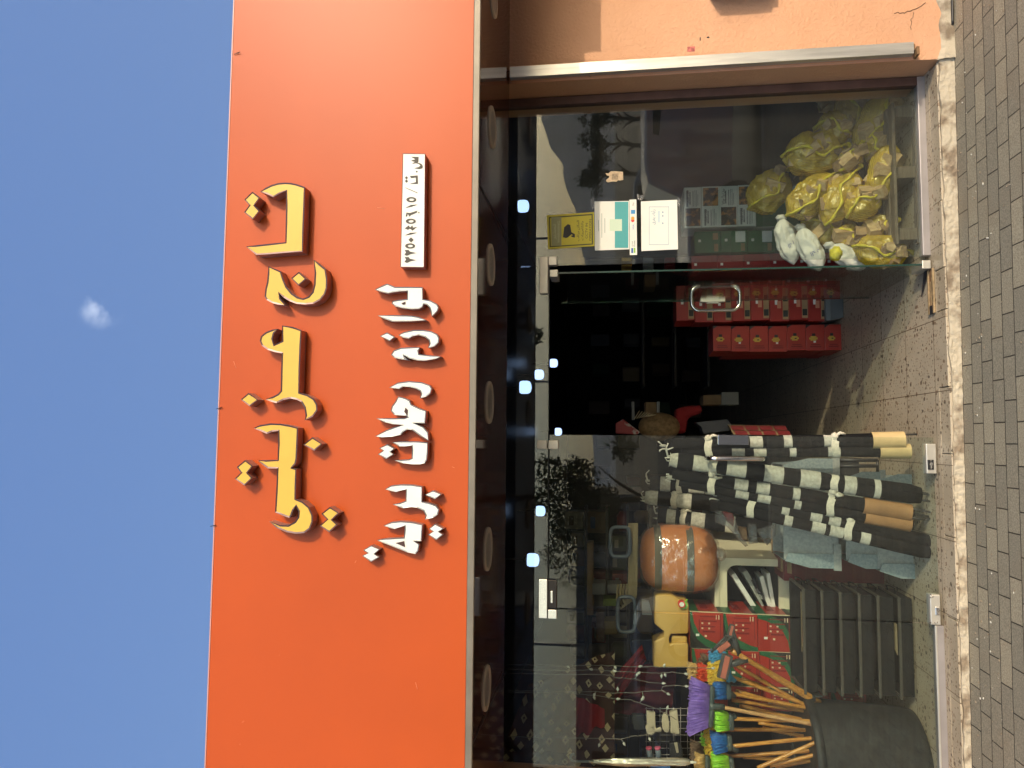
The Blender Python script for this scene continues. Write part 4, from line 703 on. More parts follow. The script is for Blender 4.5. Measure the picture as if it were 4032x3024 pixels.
# ------------------------------------------------------------------ firewood in yellow net sacks
def net_mat():
    m = bpy.data.materials.new("yellow_net"); m.use_nodes = True; n = m.node_tree.nodes; l = m.node_tree.links; n.clear()
    out = n.new("ShaderNodeOutputMaterial"); tr = n.new("ShaderNodeBsdfTransparent"); tr.inputs[0].default_value = (1.0, 0.96, 0.7, 1)
    df = n.new("ShaderNodeBsdfDiffuse"); df.inputs[0].default_value = (0.95, 0.66, 0.07, 1); tl = n.new("ShaderNodeBsdfTranslucent"); tl.inputs[0].default_value = (0.8, 0.64, 0.08, 1)
    gl = n.new("ShaderNodeBsdfGlossy"); gl.inputs["Roughness"].default_value = 0.25; gl.inputs[0].default_value = (1, .95, .75, 1)
    a1 = n.new("ShaderNodeMixShader"); a1.inputs[0].default_value = 0.3; l.new(df.outputs[0], a1.inputs[1]); l.new(tl.outputs[0], a1.inputs[2])
    a2 = n.new("ShaderNodeMixShader"); a2.inputs[0].default_value = 0.14; l.new(a1.outputs[0], a2.inputs[1]); l.new(gl.outputs[0], a2.inputs[2])
    uv = n.new("ShaderNodeTexCoord")
    ws = []
    for d_, s_ in (('X', 42), ('Z', 42)):
        w = n.new("ShaderNodeTexWave"); w.bands_direction = d_; w.inputs["Scale"].default_value = s_; w.inputs["Distortion"].default_value = 3.0; w.inputs["Detail"].default_value = 1; w.inputs["Detail Scale"].default_value = 0.4; l.new(uv.outputs["Object"], w.inputs["Vector"]); ws.append(w)
    mx_ = n.new("ShaderNodeMath"); mx_.operation = 'MAXIMUM'; l.new(ws[0].outputs["Fac"], mx_.inputs[0]); l.new(ws[1].outputs["Fac"], mx_.inputs[1])
    nz = n.new("ShaderNodeTexNoise"); nz.inputs["Scale"].default_value = 11; nz.inputs["Detail"].default_value = 4; l.new(uv.outputs["Object"], nz.inputs["Vector"])
    ad = n.new("ShaderNodeMath"); ad.operation = 'MULTIPLY'; l.new(mx_.outputs[0], ad.inputs[0]); l.new(nz.outputs["Fac"], ad.inputs[1])
    mr = n.new("ShaderNodeMapRange"); mr.inputs["From Min"].default_value = 0.16; mr.inputs["From Max"].default_value = 0.58; mr.inputs["To Min"].default_value = 0.30; mr.inputs["To Max"].default_value = 1.0; l.new(ad.outputs[0], mr.inputs["Value"])
    m3 = n.new("ShaderNodeMixShader"); l.new(mr.outputs[0], m3.inputs[0]); l.new(tr.outputs[0], m3.inputs[1]); l.new(a2.outputs[0], m3.inputs[2]); l.new(m3.outputs[0], out.inputs[0])
    bp = n.new("ShaderNodeBump"); bp.inputs["Strength"].default_value = 1.0; bp.inputs["Distance"].default_value = 0.05; l.new(nz.outputs["Fac"], bp.inputs["Height"]); l.new(bp.outputs[0], gl.inputs["Normal"]); l.new(bp.outputs[0], df.inputs["Normal"])
    return m
NET = net_mat(); SEAM = mat("yellow_seam", (0.70, 0.56, 0.04), 0.5, var=0.15, vscale=40)
WOOD = mat("split_firewood", (0.40, 0.25, 0.11), 0.85, col2=(0.62, 0.44, 0.23), vscale=14, bump=0.4, stretch=(3, 3, 1)); WOOD2 = mat("firewood_bark", (0.24, 0.15, 0.08), 0.9, col2=(0.42, 0.27, 0.13), vscale=20, bump=0.6)
def c4(x, y): return (2650 + x / 1.952, 300 + y / 1.952)
def sack(pa, pb, wpx, y, label, seed, seam=True, nlog=8):
    r = random.Random(seed); A, B_ = W(*c4(*pa), y), W(*c4(*pb), y); c = (A + B_) / 2; L = (B_ - A).length / 2; ax = (B_ - A).normalized(); pm = FPX / (4.4 + y); rw = wpx / 1.952 / pm / 2 * 1.42; L *= 1.12
    side = ax.cross(Y).normalized(); ry = rw * 0.85
    M_ = Matrix((ax, side, Y)).transposed()      # local x = along sack
    t = thing("firewood_sack", label, "sack", (c.x, c.y, c.z - rw), "yellow net sacks of firewood")
    def fn(p, q):
        a = p.z; k = 1 - 0.5 * max(0, abs(a) - .72) / .28
        n_ = 1 + .17 * noise.noise(Vector((p.x * 1.7, p.y * 1.7, p.z * 2.2 + seed * 3.1))) + .13 * noise.noise(Vector((p.x * 4, p.y * 4, p.z * 5 + seed))) + .07 * abs(noise.noise(Vector((p.x * 9, p.y * 9, p.z * 3 + seed)))) + .03 * noise.noise(Vector((p.x * 20, p.y * 20, p.z * 9)))
        return Vector((q.z, q.x * n_ * k, q.y * n_ * k))
    def sup(p, q):   # squarer than an ellipsoid
        s_ = (max(1e-3, 1 - abs(p.z) ** 3.2) / max(1e-3, math.sqrt(max(1e-6, 1 - p.z * p.z)))); s_ = min(s_, 1.6); return fn(p, Vector((q.x * s_ * .86, q.y * s_ * .86, q.z)))
    m = MB(); m.blob(c, (rw, ry, L), 48, 36, sup, M_); obj("net", m, NET, t)
    if seam:
        P = []
        for k in range(15):
            u = -1 + 2 * k / 14; off = .35 * math.sin(u * 3 + seed) + .1 * math.sin(u * 9 + seed); rr = max(.12, (1 - abs(u) ** 3.2)) ** .8 * .92
            P.append(c + ax * u * L * 1.04 + side * off * rw * rr - Y * (ry * rr * math.sqrt(max(.05, 1 - off * off)) + .006))
        m = MB(); m.tube(P, [0.005 + 0.003 * (k % 3) + (.006 if k in (0, 14) else 0) for k in range(15)], n=6)
        q = P[-1]; m.blob(q + ax * .01, (.02, .015, .02), 8, 6); obj("seam", m, SEAM, t)
    for k in range(nlog):
        u = r.uniform(-.62, .62); a = r.uniform(0, 6.28); rr = rw * r.uniform(.05, .42)
        p = c + ax * u * L + side * rr * math.cos(a) + Y * (ry * .5 * math.sin(a) - ry * .12)
        rt = Matrix.Rotation(r.uniform(0, 6.28), 3, Vector((r.gauss(0, 1), r.gauss(0, 1), r.gauss(0, 1))).normalized())
        m = MB(); s_ = r.uniform(.034, .056); ll = r.uniform(.07, .15); nn = r.choice((4, 5, 5, 6)); sh = [(s_ * r.uniform(.7, 1.15) * math.cos(i * 6.283 / nn), s_ * r.uniform(.6, 1.1) * math.sin(i * 6.283 / nn)) for i in range(nn)]
        m.rings([[rt @ Vector((x_, y__, z_)) + p for x_, y__ in sh] for z_ in (-ll / 2, ll / 2)], smooth=False); obj("firewood_log", m, WOOD if r.random() < .7 else WOOD2, t)
SK = [((1690, 130), (1420, 560), 190, .32, "yellow net sack of firewood, rightmost against the window corner", 1), ((1290, 160), (1430, 470), 170, .55, "shaded net sack of firewood behind the rightmost sack", 2), ((1090, 420), (1350, 440), 230, .40, "net sack of firewood above the middle of the heap, right of the biggest sack", 3),
 ((860, 640), (1290, 560), 260, .34, "biggest yellow net sack of firewood with long bright seam near the heap top", 4), ((600, 1020), (870, 760), 230, .60, "shaded net sack of firewood in front of the firelighter boxes at the heap top", 5), ((890, 1060), (1260, 780), 220, .36, "diagonal net sack of firewood just left of the heap middle", 6),
 ((1170, 1120), (1400, 740), 190, .30, "bulging net sack of firewood in the heap middle with a wide seam", 7), ((1680, 520), (1560, 950), 170, .22, "slim upright net sack of firewood leaning low on the glass", 8), ((1340, 1080), (1560, 880), 190, .24, "short net sack of firewood under the heap middle", 9), ((1010, 1150), (1420, 1230), 210, .48, "olive shaded net sack of firewood above the white sacks", 10),
 ((1400, 1330), (1800, 1370), 190, .22, "lowest net sack of firewood resting near the floor by the open door", 11), ((1450, 1230), (1690, 1130), 160, .3, "small net sack of firewood on the pallet end", 12), ((1280, 720), (1420, 560), 120, .26, "small knotted net sack squeezed in the centre of the heap", 13), ((1000, 860), (1230, 640), 170, .5, "net sack of firewood wedged behind the biggest sack", 15), ((1240, 1210), (1480, 1290), 170, .36, "net sack of firewood between the olive one and the small pallet sack", 16), ((1480, 470), (1640, 640), 150, .3, "net sack of firewood under the rightmost sack on the pallet", 17), ((1130, 250), (1330, 130), 150, .7, "dim net sack of firewood far behind at the top right of the heap", 14)]
for a_, b_, w_, y_, lab, sd in SK: sack(a_, b_, w_, y_ + 0.02, lab, sd, nlog=13 if w_ > 180 else 9)
m = MB(); p = W(*c4(1250, 1365), .2); m.blob(p, (.045, .04, .035), 14, 10, lambda p_, q: q * (1 + .3 * noise.noise(p_ * 3))); tag(obj("net_bundle", m, mat("bright_net", (0.75, 0.62, 0.03), 0.6, var=0.2, vscale=30, bump=0.8, bscale=40)), "crumpled bright yellow empty net lying on the white sacks", "net")
# white rice sacks
SACKW = mat("white_woven_sack", (0.72, 0.68, 0.61), 0.6, var=0.05, vscale=8, bump=1.0, bscale=22)
def wsack(pa, pb, wpx, y, label, seed, txt=None):
    A, B_ = W(*c4(*pa), y), W(*c4(*pb), y); c = (A + B_) / 2; L = (B_ - A).length / 2; ax = (B_ - A).normalized(); side = ax.cross(Y).normalized(); rw = wpx / 1.952 / (FPX / (4.4 + y)) / 2; M_ = Matrix((ax, side, Y)).transposed()
    def fn(p, q):
        s_ = min(1.6, max(1e-3, 1 - abs(p.z) ** 3.5) / max(1e-3, math.sqrt(max(1e-6, 1 - p.z * p.z)))); f_ = 1 + .24 * noise.noise(Vector((p.x * 2.2, p.y * 2.2, p.z * 3 + seed))) + .12 * abs(noise.noise(Vector((p.x * 6, p.y * 6, p.z * 4 + seed)))) + .05 * noise.noise(Vector((p.x * 15, p.y * 15, p.z * 9 + seed))); return Vector((q.z, q.x * s_ * f_ * .86, q.y * s_ * f_ * .86))
    t = thing("white_sack", label, "sack", (c.x, c.y, c.z - rw), "white woven sacks"); m = MB(); m.blob(c, (rw, rw * .8, L), 56, 44, fn, M_); m.blob(A, (.022, .03, .03), 14, 10, lambda p, q: q * (1 + .5 * noise.noise(p * 4))); obj("sack_body", m, SACKW, t)
    if txt: text_mesh("lettering", txt, c - Y * (rw * .8 * .92) + ax * L * .25, -side, ax, 0.028, mat("blue_sack_print", (0.05, 0.06, 0.3), 0.6), t)
wsack((830, 1090), (930, 1450), 170, .50, "white woven sack standing left of the green boxes, furthest right of the three", 1, arab("الم"))
wsack((980, 1160), (1130, 1500), 180, .42, "white woven sack with blue print in the middle of the three", 2, arab("المد")); wsack((1200, 1300), (1480, 1480), 170, .34, "crumpled white sack lying lowest beside the open door", 3)
# wooden pallet under the sacks
t = thing("wooden_pallet", "dark weathered slatted pallet carrying the yellow firewood sacks", "pallet", (1.6, .35, 0)); PW = mat("pallet_wood", (0.16, 0.12, 0.08), 0.9, var=0.3, vscale=12, stretch=(1, 8, 8)); zp = 0.115
for i in range(9): m = MB(); m.b2((1.16, .12 + i * .085, zp), (2.02, .12 + i * .085 + .06, zp + .018), bev=.002); obj("deck_slat", m, PW, t)
for i in range(3): m = MB(); m.b2((1.18 + i * .37, .10, 0.02), (1.25 + i * .37, .86, zp - .001), bev=.003); obj("bearer", m, PW, t)
m = MB(); m.b2((1.16, .10, 0.0), (2.02, .14, 0.018)); obj("bottom_board", m, PW, t)

# ------------------------------------------------------------------ rolled striped tents
CH = mat("charcoal_tent_cloth", (0.011, 0.0105, 0.0115), 0.9, spec=0.08, var=0.25, vscale=60, bump=0.5, bscale=30); GS = mat("grey_stripe_cloth", (0.44, 0.42, 0.36), 0.85, var=0.18, vscale=50, bump=0.5, bscale=30); PAP = mat("brown_paper_wrap", (0.58, 0.42, 0.20), 0.7, var=0.08, bump=0.6, bscale=12); PAP2 = mat("dark_paper_wrap", (0.33, 0.17, 0.07), 0.6, var=0.15, bump=0.6, bscale=12); CORD = mat("white_cord", (0.55, 0.53, 0.47), 0.7); STRAP = mat("cream_strap", (0.66, 0.61, 0.50), 0.8, var=0.1, vscale=80, bump=0.6, bscale=120); ROD = mat("steel_rod", (0.10, 0.095, 0.09), 0.5, metal=0.5)
def bundle(label, rolls, straps, paper, rods, grp="rolled striped tents leaning behind the closed door"):
    """rolls: (pa, pb, r, ya, yb, bands)  pixel ends; bands = list of fractions that are grey"""
    rolls = [(r_[0], r_[1], r_[2] * .82) + tuple(r_[3:]) for r_ in rolls]; P0 = W(*rolls[0][0], rolls[0][3]); P1 = W(*rolls[0][1], rolls[0][4]); t = thing("rolled_tent", label, "rolled tent", (P1.x, P1.y, P1.z), grp)
    for ri, (pa, pb, rr, ya, yb, bands) in enumerate(rolls):
        A, B_ = W(*pa, ya), W(*pb, yb); ax = (B_ - A).normalized(); sd = ax.cross(Y).normalized(); up = sd.cross(ax)
        cuts = sorted(set([0.0, 1.0] + [b for bb in bands for b in bb[:2]] + [k / 24 for k in range(25)]))
        m = MB(); seg = []
        for u in cuts:
            c = A + (B_ - A) * u; nk = min([abs(u - s_[0]) for s_ in straps] + [1]); pin = 1 - .14 * math.exp(-(nk / .03) ** 2); rad = rr * (0.9 + .2 * u) * pin * (0.8 if u in (0.0, 1.0) else 1)
            seg.append([c + (sd * math.cos(a) * (1 + .10 * math.cos(3 * a + ri) + .05 * noise.noise(Vector((u * 6, a, ri)))) + up * math.sin(a) * .8) * rad for a in [2 * math.pi * k / 20 for k in range(20)]])
        n0 = 0
        vs = [[m.bm.verts.new(p) for p in s_] for s_ in seg]
        for i in range(len(cuts) - 1):
            mid = (cuts[i] + cuts[i + 1]) / 2; g = any(bb[0] <= mid <= bb[1] for bb in bands)
            for k in range(20):
                f = m.bm.faces.new((vs[i][k], vs[i][(k + 1) % 20], vs[i + 1][(k + 1) % 20], vs[i + 1][k])); f.material_index = 1 if g else 0; f.smooth = True
        m.bm.faces.new(vs[0][::-1]); m.bm.faces.new(vs[-1]); obj("cloth_roll", m, [CH, GS], t)
        if paper and ri in paper[2]:
            a_, b_ = paper[0], paper[1]; m = MB(); rg = []
            for u in (a_, (a_ + b_) / 2, b_): c = A + (B_ - A) * u; rg.append([c + (sd * math.cos(q) + up * math.sin(q) * .85) * (rr * (1.0 + .2 * u) * 1.10 + .002) for q in [2 * math.pi * k / 18 for k in range(18)]])
            m.rings(rg, cap=False); obj("paper_wrap", m, paper[3], t)
    A, B_ = P0, P1; ax = (B_ - A).normalized(); sd = ax.cross(Y).normalized()
    allr = sum(r_[2] for r_ in rolls)
    for (u, side_) in straps:
        cs = [W(*r_[0], r_[3]).lerp(W(*r_[1], r_[4]), u) for r_ in rolls]; c = sum(cs, Vector()) / len(cs); half = max([abs((q - c).dot(sd)) + r_[2] for q, r_ in zip(cs, rolls)]) * 0.98; dpt = max(r_[2] for r_ in rolls) * .98
        m = MB(); rg = []
        for w_ in (-.021, 0, .021): rg.append([c + ax * (w_ + .006 * math.sin(3 * q)) + sd * math.cos(q) * (half + .003) - Y * math.sin(q) * (dpt + .003) for q in [2 * math.pi * k / 24 for k in range(24)]])
        m.rings(rg, cap=False); st = obj("strap", m, STRAP, t)
        m = MB(); kp = c + sd * side_ * (half * .9) - Y * dpt * .4; m.blob(kp, (.024, .02, .02), 10, 8, lambda p, q: q * (1 + .4 * noise.noise(p * 3))); m.tube([kp, kp + ax * .03 + sd * side_ * .02 - Y * .01, kp + ax * .06 + sd * side_ * .012], [.008, .01, .007], n=6); obj("knot", m, STRAP, st)
    for i in range(rods):
        e = P1; o1 = sd * rnd.uniform(-.7, .7) * allr * .7 + Y * rnd.uniform(-.02, .02); m = MB(); ln = rnd.uniform(.05, .11); m.tube([e + o1 - ax * .1, e + o1 + ax * ln], 0.006, n=6); obj("pole_end", m, ROD, t)
    for i in range(3):
        m = MB(); k = rnd.uniform(-1, 1); q = A + sd * k * .03; m.tube([q + ax * .02, q - ax * .02 - Y * .01, q - ax * .035 + sd * (.03 * k + .02) - Y * .015, q - ax * rnd.uniform(-.01, .05) + sd * (.05 * k + .03) - Y * .02], .0045, n=6); obj("cord_end", m, CORD, t)
    return t
def cA(x, y): return (2450 + x / 2.765, 1650 + y / 2.765)
def cB(x, y): return (3050 + x / 2.37, 1650 + y / 2.37)
def fr_b(pa, pb, crops):  # px V-range pairs -> fractions
    return [((a - pa[0]) / (pb[0] - pa[0]), (b_ - pa[0]) / (pb[0] - pa[0])) for a, b_ in crops]
a1, b1 = cA(470, 275), cB(1205, 195); a2, b2 = cA(640, 362), cB(1262, 300)
bundle("rolled charcoal tent with grey bands and kraft paper foot, rightmost at the door edge",
    [(a1, b1, .044, .16, .12, fr_b(a1, b1, [(2962, 3013), (3096, 3129), (3252, 3300)])), (a2, b2, .038, .17, .13, fr_b(a2, b2, [(2888, 2940), (2976, 3026), (3118, 3144), (3268, 3316)]))], [(.155, 1), (.70, 1)], (.87, 1.0, (0, 1), PAP), 1)
a1, b1 = cA(525, 450), cB(1360, 720)
bundle("single thick rolled tent with wide grey bands, second from the door edge", [(a1, b1, .062, .14, .12, fr_b(a1, b1, [(2635, 2668), (2732, 2802), (2868, 2946), (3018, 3094), (3160, 3238), (3330, 3376), (3444, 3468)]))], [(.175, -1), (.66, -1)], None, 3)
a1, b1 = cA(545, 600), cB(1290, 880); a2, b2 = cA(620, 690), cB(1290, 990)
bundle("rolled charcoal tent with brown paper foot and steel pole ends, third from the door edge", [(a1, b1, .045, .15, .12, fr_b(a1, b1, [(2900, 2954), (2988, 3040), (3132, 3160)])), (a2, b2, .038, .16, .13, fr_b(a2, b2, [(2904, 2956), (2992, 3044), (3138, 3164)]))], [(.155, 1), (.66, 1)], (.80, .99, (0, 1), PAP2), 6)
a1, b1 = cA(1030, 830), cB(1480, 1150); a2, b2 = cA(1040, 930), cB(1450, 1250)
bundle("short rolled tent slanting left across the galvanised troughs", [(a1, b1, .040, .18, .13, fr_b(a1, b1, [(3086, 3116), (3200, 3245), (3272, 3318)])), (a2, b2, .042, .18, .13, fr_b(a2, b2, [(3096, 3128), (3205, 3258), (3276, 3330), (3395, 3432)]))], [(.16, 1), (.62, 1)], None, 2)
for i, (pa, pb, lab) in enumerate((((2560, 1905), (3080, 1935), "dim rolled tent behind the front row, right one"), ((2540, 1960), (3060, 2010), "dim rolled tent behind the front row, middle one"), ((2590, 2030), (3040, 2090), "dim rolled tent behind the front row, left one"))):
    bundle(lab, [(pa, pb, .075, 1.5, 1.4, [(.08, .16), (.3, .42), (.6, .68)] if i != 1 else [(.0, .1), (.22, .36), (.7, .8)])], [(.22, 1)], None, 0, "dim rolled tents in the second row")

# ------------------------------------------------------------------ galvanised troughs
GALV = mat("galvanised_sheet", (0.34, 0.365, 0.355), 0.45, metal=0.35, col2=(0.46, 0.48, 0.46), vscale=55); GALVB = mat("bluish_galvanised_sheet", (0.25, 0.32, 0.345), 0.4, metal=0.35, col2=(0.36, 0.43, 0.45), vscale=70)
def trough(label, px0, px1, pyl, pyr, y, dep=.34):
    A, B_ = W(px0, pyl, y), W(px1, pyr, y); x0, x1, z1, z0 = A.x, B_.x, A.z, B_.z; t = thing("metal_trough", label, "metal trough", ((x0 + x1) / 2, y + dep / 2, z0), "galvanised charcoal troughs behind the tents"); h = z1 - z0
    m = MB(); m.prism([(x0 + .03, y, z0 + .01), (x1 - .03, y, z0 + .01), (x1 - .06, y + .02, z1), (x0 + .06, y + .02, z1)], (0, .003, 0)); m.prism([(x0 + .03, y + dep, z0 + .01), (x1 - .03, y + dep, z0 + .01), (x1 - .06, y + dep, z1), (x0 + .06, y + dep, z1)], (0, .003, 0)); obj("long_side", m, GALV, t)
    for s_, xx in ((-1, x0), (1, x1)):
        m = MB(); m.prism([(xx - s_ * .055, y + .02, z1 + .001), (xx - s_ * .055, y + dep, z1 + .001), (xx - s_ * .028, y + dep, z0 + .012), (xx - s_ * .028, y + .003, z0 + .012)], (s_ * .003, 0, 0)); m.prism([(xx - s_ * .10, y - .012, z1 - .02), (xx - s_ * .05, y - .012, z1 - .0), (xx - s_ * .012, y - .012, z1 - h * .45), (xx - s_ * .012, y - .012, z0 + .02), (xx - s_ * .10, y - .012, z0 + .02)], (0, .004, 0)); obj("end_plate", m, GALVB, t)
    m = MB(); m.b2((x0 - .0, y - .016, z0), (x0 + .16, y + .004, z0 + h * .13)); obj("flange", m, GALV, t)
    m = MB(); m.b2((x1 - .16, y - .016, z0 - .004), (x1 + .0, y + .004, z0 + h * .11)); obj("flange", m, GALV, t)
    m = MB(); m.b2((x0 + .05, y + .02, z1 - h * .5), (x1 - .05, y + dep - .02, z1 - h * .5 + .003)); obj("grate", m, GALV, t)
trough("galvanised charcoal trough, top one of three behind the tents", 3090, 3300, 2240, 1798, .42); trough("galvanised charcoal trough, middle one of three behind the tents", 3337, 3480, 2244, 1850, .40); trough("galvanised charcoal trough, bottom one of three on the floor", 3462, 3636, 2282, 1860, .36)
t = thing("folding_table_frame", "black folded table frame with bent legs behind the rightmost tent", "table frame", (-.15, .5, 0)); m = MB()
for py in (1812, 1835): A, B_ = W(3290, py, .5), W(3455, py, .5); m.tube([A, B_], .012, n=6)
m.tube([W(3455, 1812, .5), W(3455, 1858, .5), W(3430, 1890, .62)], .010, n=6); obj("leg_tube", m, BLACKP, t); m = MB(); A, B_ = W(3285, 1805, .52), W(3380, 1885, .52); m.b2((min(A.x, B_.x), .5, B_.z), (max(A.x, B_.x), .53, A.z)); obj("top_panel", m, BLACKP, t)

# ------------------------------------------------------------------ stacked black grills
BST = mat("black_painted_steel", (0.009, 0.009, 0.0095), 0.5, spec=0.2, metal=0.0, var=0.3, vscale=12); BED = mat("worn_steel_edge", (0.09, 0.08, 0.066), 0.4, metal=0.4); fvx = [3167, 3240, 3313, 3388, 3463, 3547]; yF = .34; dp = .34
for i, vx in enumerate(fvx):
    A = W(vx, 2735 + i * 4, yF); B_ = W(vx, 2316 + i * 7, yF); z1 = A.z; z0 = W((fvx[i + 1] if i < 5 else 3622) - 14, 2500, yF).z; x0, x1 = A.x, B_.x
    t = thing("grill_box", "black steel grill box, %s from the top of the stack beside the bin" % ords[i], "grill", ((x0 + x1) / 2, yF + dp / 2, z0), "black steel grills stacked beside the bin")
    m = MB(); m.b2((x0 + .012, yF + .020, z0 + .012), (x1 - .012, yF + .024, z1 - .017)); m.b2((x0 + .012, yF + dp - .018, z0), (x1 - .012, yF + dp - .014, z1 - .005)); m.b2((x0 + .012, yF + .024, z0 + .012), (x0 + .016, yF + dp - .018, z1 - .017)); m.b2((x1 - .016, yF + .024, z0 + .012), (x1 - .012, yF + dp - .018, z1 - .017)); m.b2((x0 + .016, yF + .024, z0 + .012), (x1 - .016, yF + dp - .018, z0 + .015)); obj("tray", m, BST, t)
    for nm_, q in (("front_rail", ((x0, yF, z1 - .016), (x1, yF + .014, z1))), ("back_rail", ((x0, yF + dp - .014, z1 - .016), (x1, yF + dp, z1))), ("side_rail", ((x0, yF + .0141, z1 - .016), (x0 + .012, yF + dp - .0141, z1))), ("side_rail", ((x1 - .012, yF + .0141, z1 - .016), (x1, yF + dp - .0141, z1)))):
        m = MB(); m.b2(q[0], q[1], bev=.002); obj(nm_, m, BED if nm_ != 'back_rail' else BST, t)
    m = MB(); cz = (z0 + z1) / 2 + .01; m.tube([(x1 - .01, yF + dp * .45, cz), (x1 + .02, yF + dp * .45, cz), (x1 + .034, yF + dp * .5, cz + .02), (x1 + .03, yF + dp * .6, cz + .03), (x1 - .01, yF + dp * .62, cz + .02)], .004, n=6); obj("side_handle", m, BST, t)
    if i in (0, 5):
        m = MB(); zz = z1 - .02 if i == 0 else z1 + .001
        xs_, xe_ = (x0 + (x1 - x0) * .35, x0 + (x1 - x0) * .93) if i == 0 else (x0 + (x1 - x0) * .42, x0 + (x1 - x0) * .72)
        for k in range(26): u = k / 25; m.tube([(xs_ + (xe_ - xs_) * u, yF + .03, zz), (min(xe_, xs_ + (xe_ - xs_) * u + .05), yF + dp * .35, zz)], .0018, n=4)
        m.box(((xs_ + xe_) / 2, yF + .028, zz), (xe_ - xs_, .004, .004)); m.box(((xs_ + xe_) / 2, yF + dp * .35, zz), (xe_ - xs_, .004, .004)); obj("wire_mesh", m, mat("brass_mesh", (0.3, 0.23, 0.13), 0.5, metal=0.4), t)
t = thing("grill_stand", "black steel stand with slanted braces under the stacked grills", "stand", (-1.0, .5, 0)); zb = W(3622, 2500, yF).z - .006
for py in (2356, 2724):
    p = W(3640, py, yF + .03); m = MB(); m.b2((p.x - .012, yF + .02, 0), (p.x + .012, yF + .044, zb)); obj("leg", m, BST, t); m = MB(); m.b2((p.x - .012, yF + dp - .05, 0), (p.x + .012, yF + dp - .026, zb)); obj("leg", m, BST, t)
m = MB(); xa_, xb_ = W(3640, 2740, yF).x, W(3640, 2345, yF).x; m.b2((xa_, yF + .01, zb - .012), (xb_, yF + .03, zb)); m.b2((xa_, yF + dp - .03, zb - .012), (xb_, yF + dp - .01, zb)); obj("cross_bar", m, BST, t)
# white cartons' neighbour: cream counter with folders
CRM = mat("cream_enamel", (0.74, 0.68, 0.50), 0.4, var=0.03)
t = thing("cream_counter", "cream metal counter with rounded dark opening full of folders", "counter", (-1.0, 1.3, 0)); yc = .98
xr0, xr1 = W(2900, 2198, yc).x, W(2900, 2078, 1.95).x; xl = W(2900, 2420, yc).x; zt = W(2830, 2250, yc).z; zo1, zo0 = W(2862, 2250, yc).z, W(3066, 2250, yc).z; xo = W(2900, 2226, yc).x
m = MB(); m.b2((xo, yc, 0), (xr0, yc + .03, zt)); m.b2((xl, yc, zo1), (xo - .0005, yc + .03, zt)); m.b2((xl, yc, 0), (xo - .0005, yc + .03, zo0)); obj("front_panel", m, CRM, t)
m = MB(); m.prism([(xr0, yc + .001, 0), (xr1, 1.95, 0), (xr1 - .03, 1.95, 0), (xr0 - .03, yc + .031, 0)], (0, 0, zt)); obj("side_panel", m, CRM, t)
m = MB(); m.prism([(xl, yc - .012, zt + .001), (xr0 + .008, yc - .012, zt + .001), (xr1 + .008, 1.96, zt + .001), (xl, 1.96, zt + .001)], (0, 0, .03)); obj("counter_top", m, CRM, t)
m = MB(); m.b2((xl, yc + .03, 0), (xr0 - .035, yc + .45, .02)); m.b2((xl, yc + .45, 0), (xr0 - .035, yc + .47, zt)); m.b2((xl, yc + .0305, zo0 - .02), (xr0 - .035, yc + .449, zo0 - .002)); obj("dark_shelf", m, INK, t)
r_ = .06; P = [(xo, yc - .001, zo1), (xo - r_, yc - .001, zo1)] + [(xo - r_ + r_ * math.sin(a), yc - .001, zo1 - r_ + r_ * math.cos(a)) for a in (0.3, .6, .9, 1.2)] + [(xo, yc - .001, zo1 - r_)]
m = MB(); m.prism(P, (0, .004, 0)); obj("rounded_corner", m, CRM, t)
for i, (pa, pb, w_, c_, lab) in enumerate((((2890, 2266), (2945, 2352), 18, WHITEP, "white folder leaning furthest right in the counter opening"), ((2935, 2255), (2990, 2350), 20, mat("grey_folder", (0.35, 0.36, 0.33), .5), "pale grey folder in the middle of the counter opening"), ((2965, 2285), (2998, 2350), 15, mat("black_folder", (0.05, 0.05, 0.06), .5), "black folder with a white Arabic label in the counter opening"), ((3000, 2275), (3020, 2350), 16, WHITEP, "white folder left of the black one in the counter opening"), ((3025, 2262), (3040, 2350), 14, WHITEP, "thin white folder at the left end of the counter opening"))):
    A, B_ = W(*pa, yc + .06), W(*pb, yc + .06); a_ = math.atan2(B_.z - A.z, B_.x - A.x); L = (B_ - A).length + .1; c = (A + B_) / 2 - (A - B_).normalized() * .04
    m = MB(); m.box((c.x, yc + .16, c.z), (L, .2, w_ / 540), Matrix.Rotation(-a_, 3, 'Y'), bev=.002); o = obj("folder", m, c_); tag(o, lab, "folder", "folders in the cream counter")
    if i == 2: text_mesh("lettering", arab("فواتير البيع"), Vector((c.x, yc + .058, c.z)), -(A - B_), Vector((-(A - B_).z, 0, (A - B_).x)) * -1, .014, WHITEP, o)
# orange bedding roll in clear plastic
BAG = mat("orange_quilt", (0.72, 0.22, 0.045), 0.7, var=0.08, vscale=6, bump=0.5, bscale=7); BND = mat("dark_strap", (0.10, 0.085, 0.06), 0.7)
yb_ = 1.02; A, B_ = W(2522, 2316, yb_), W(2820, 2074, yb_); cx_, cz_ = (A.x + B_.x) / 2, (A.z + B_.z) / 2; hx_, hz_ = (B_.x - A.x) / 2, (A.z - B_.z) / 2
t = thing("bedding_roll", "orange bedding roll with two dark straps wrapped in clear plastic on the cream counter", "bedding roll", (cx_, yb_, cz_ - hz_))
def sq(p, q, e=3.2):
    k = (abs(p.x) ** e + abs(p.y) ** e + abs(p.z) ** e) ** (-1 / e); n_ = 1 + .03 * noise.noise(p * 4); return Vector((p.x * k * hx_, p.y * k * .22, p.z * k * hz_)) * n_
m = MB(); m.blob((cx_, yb_, cz_), (1, 1, 1), 36, 30, sq); obj("quilt", m, BAG, t)
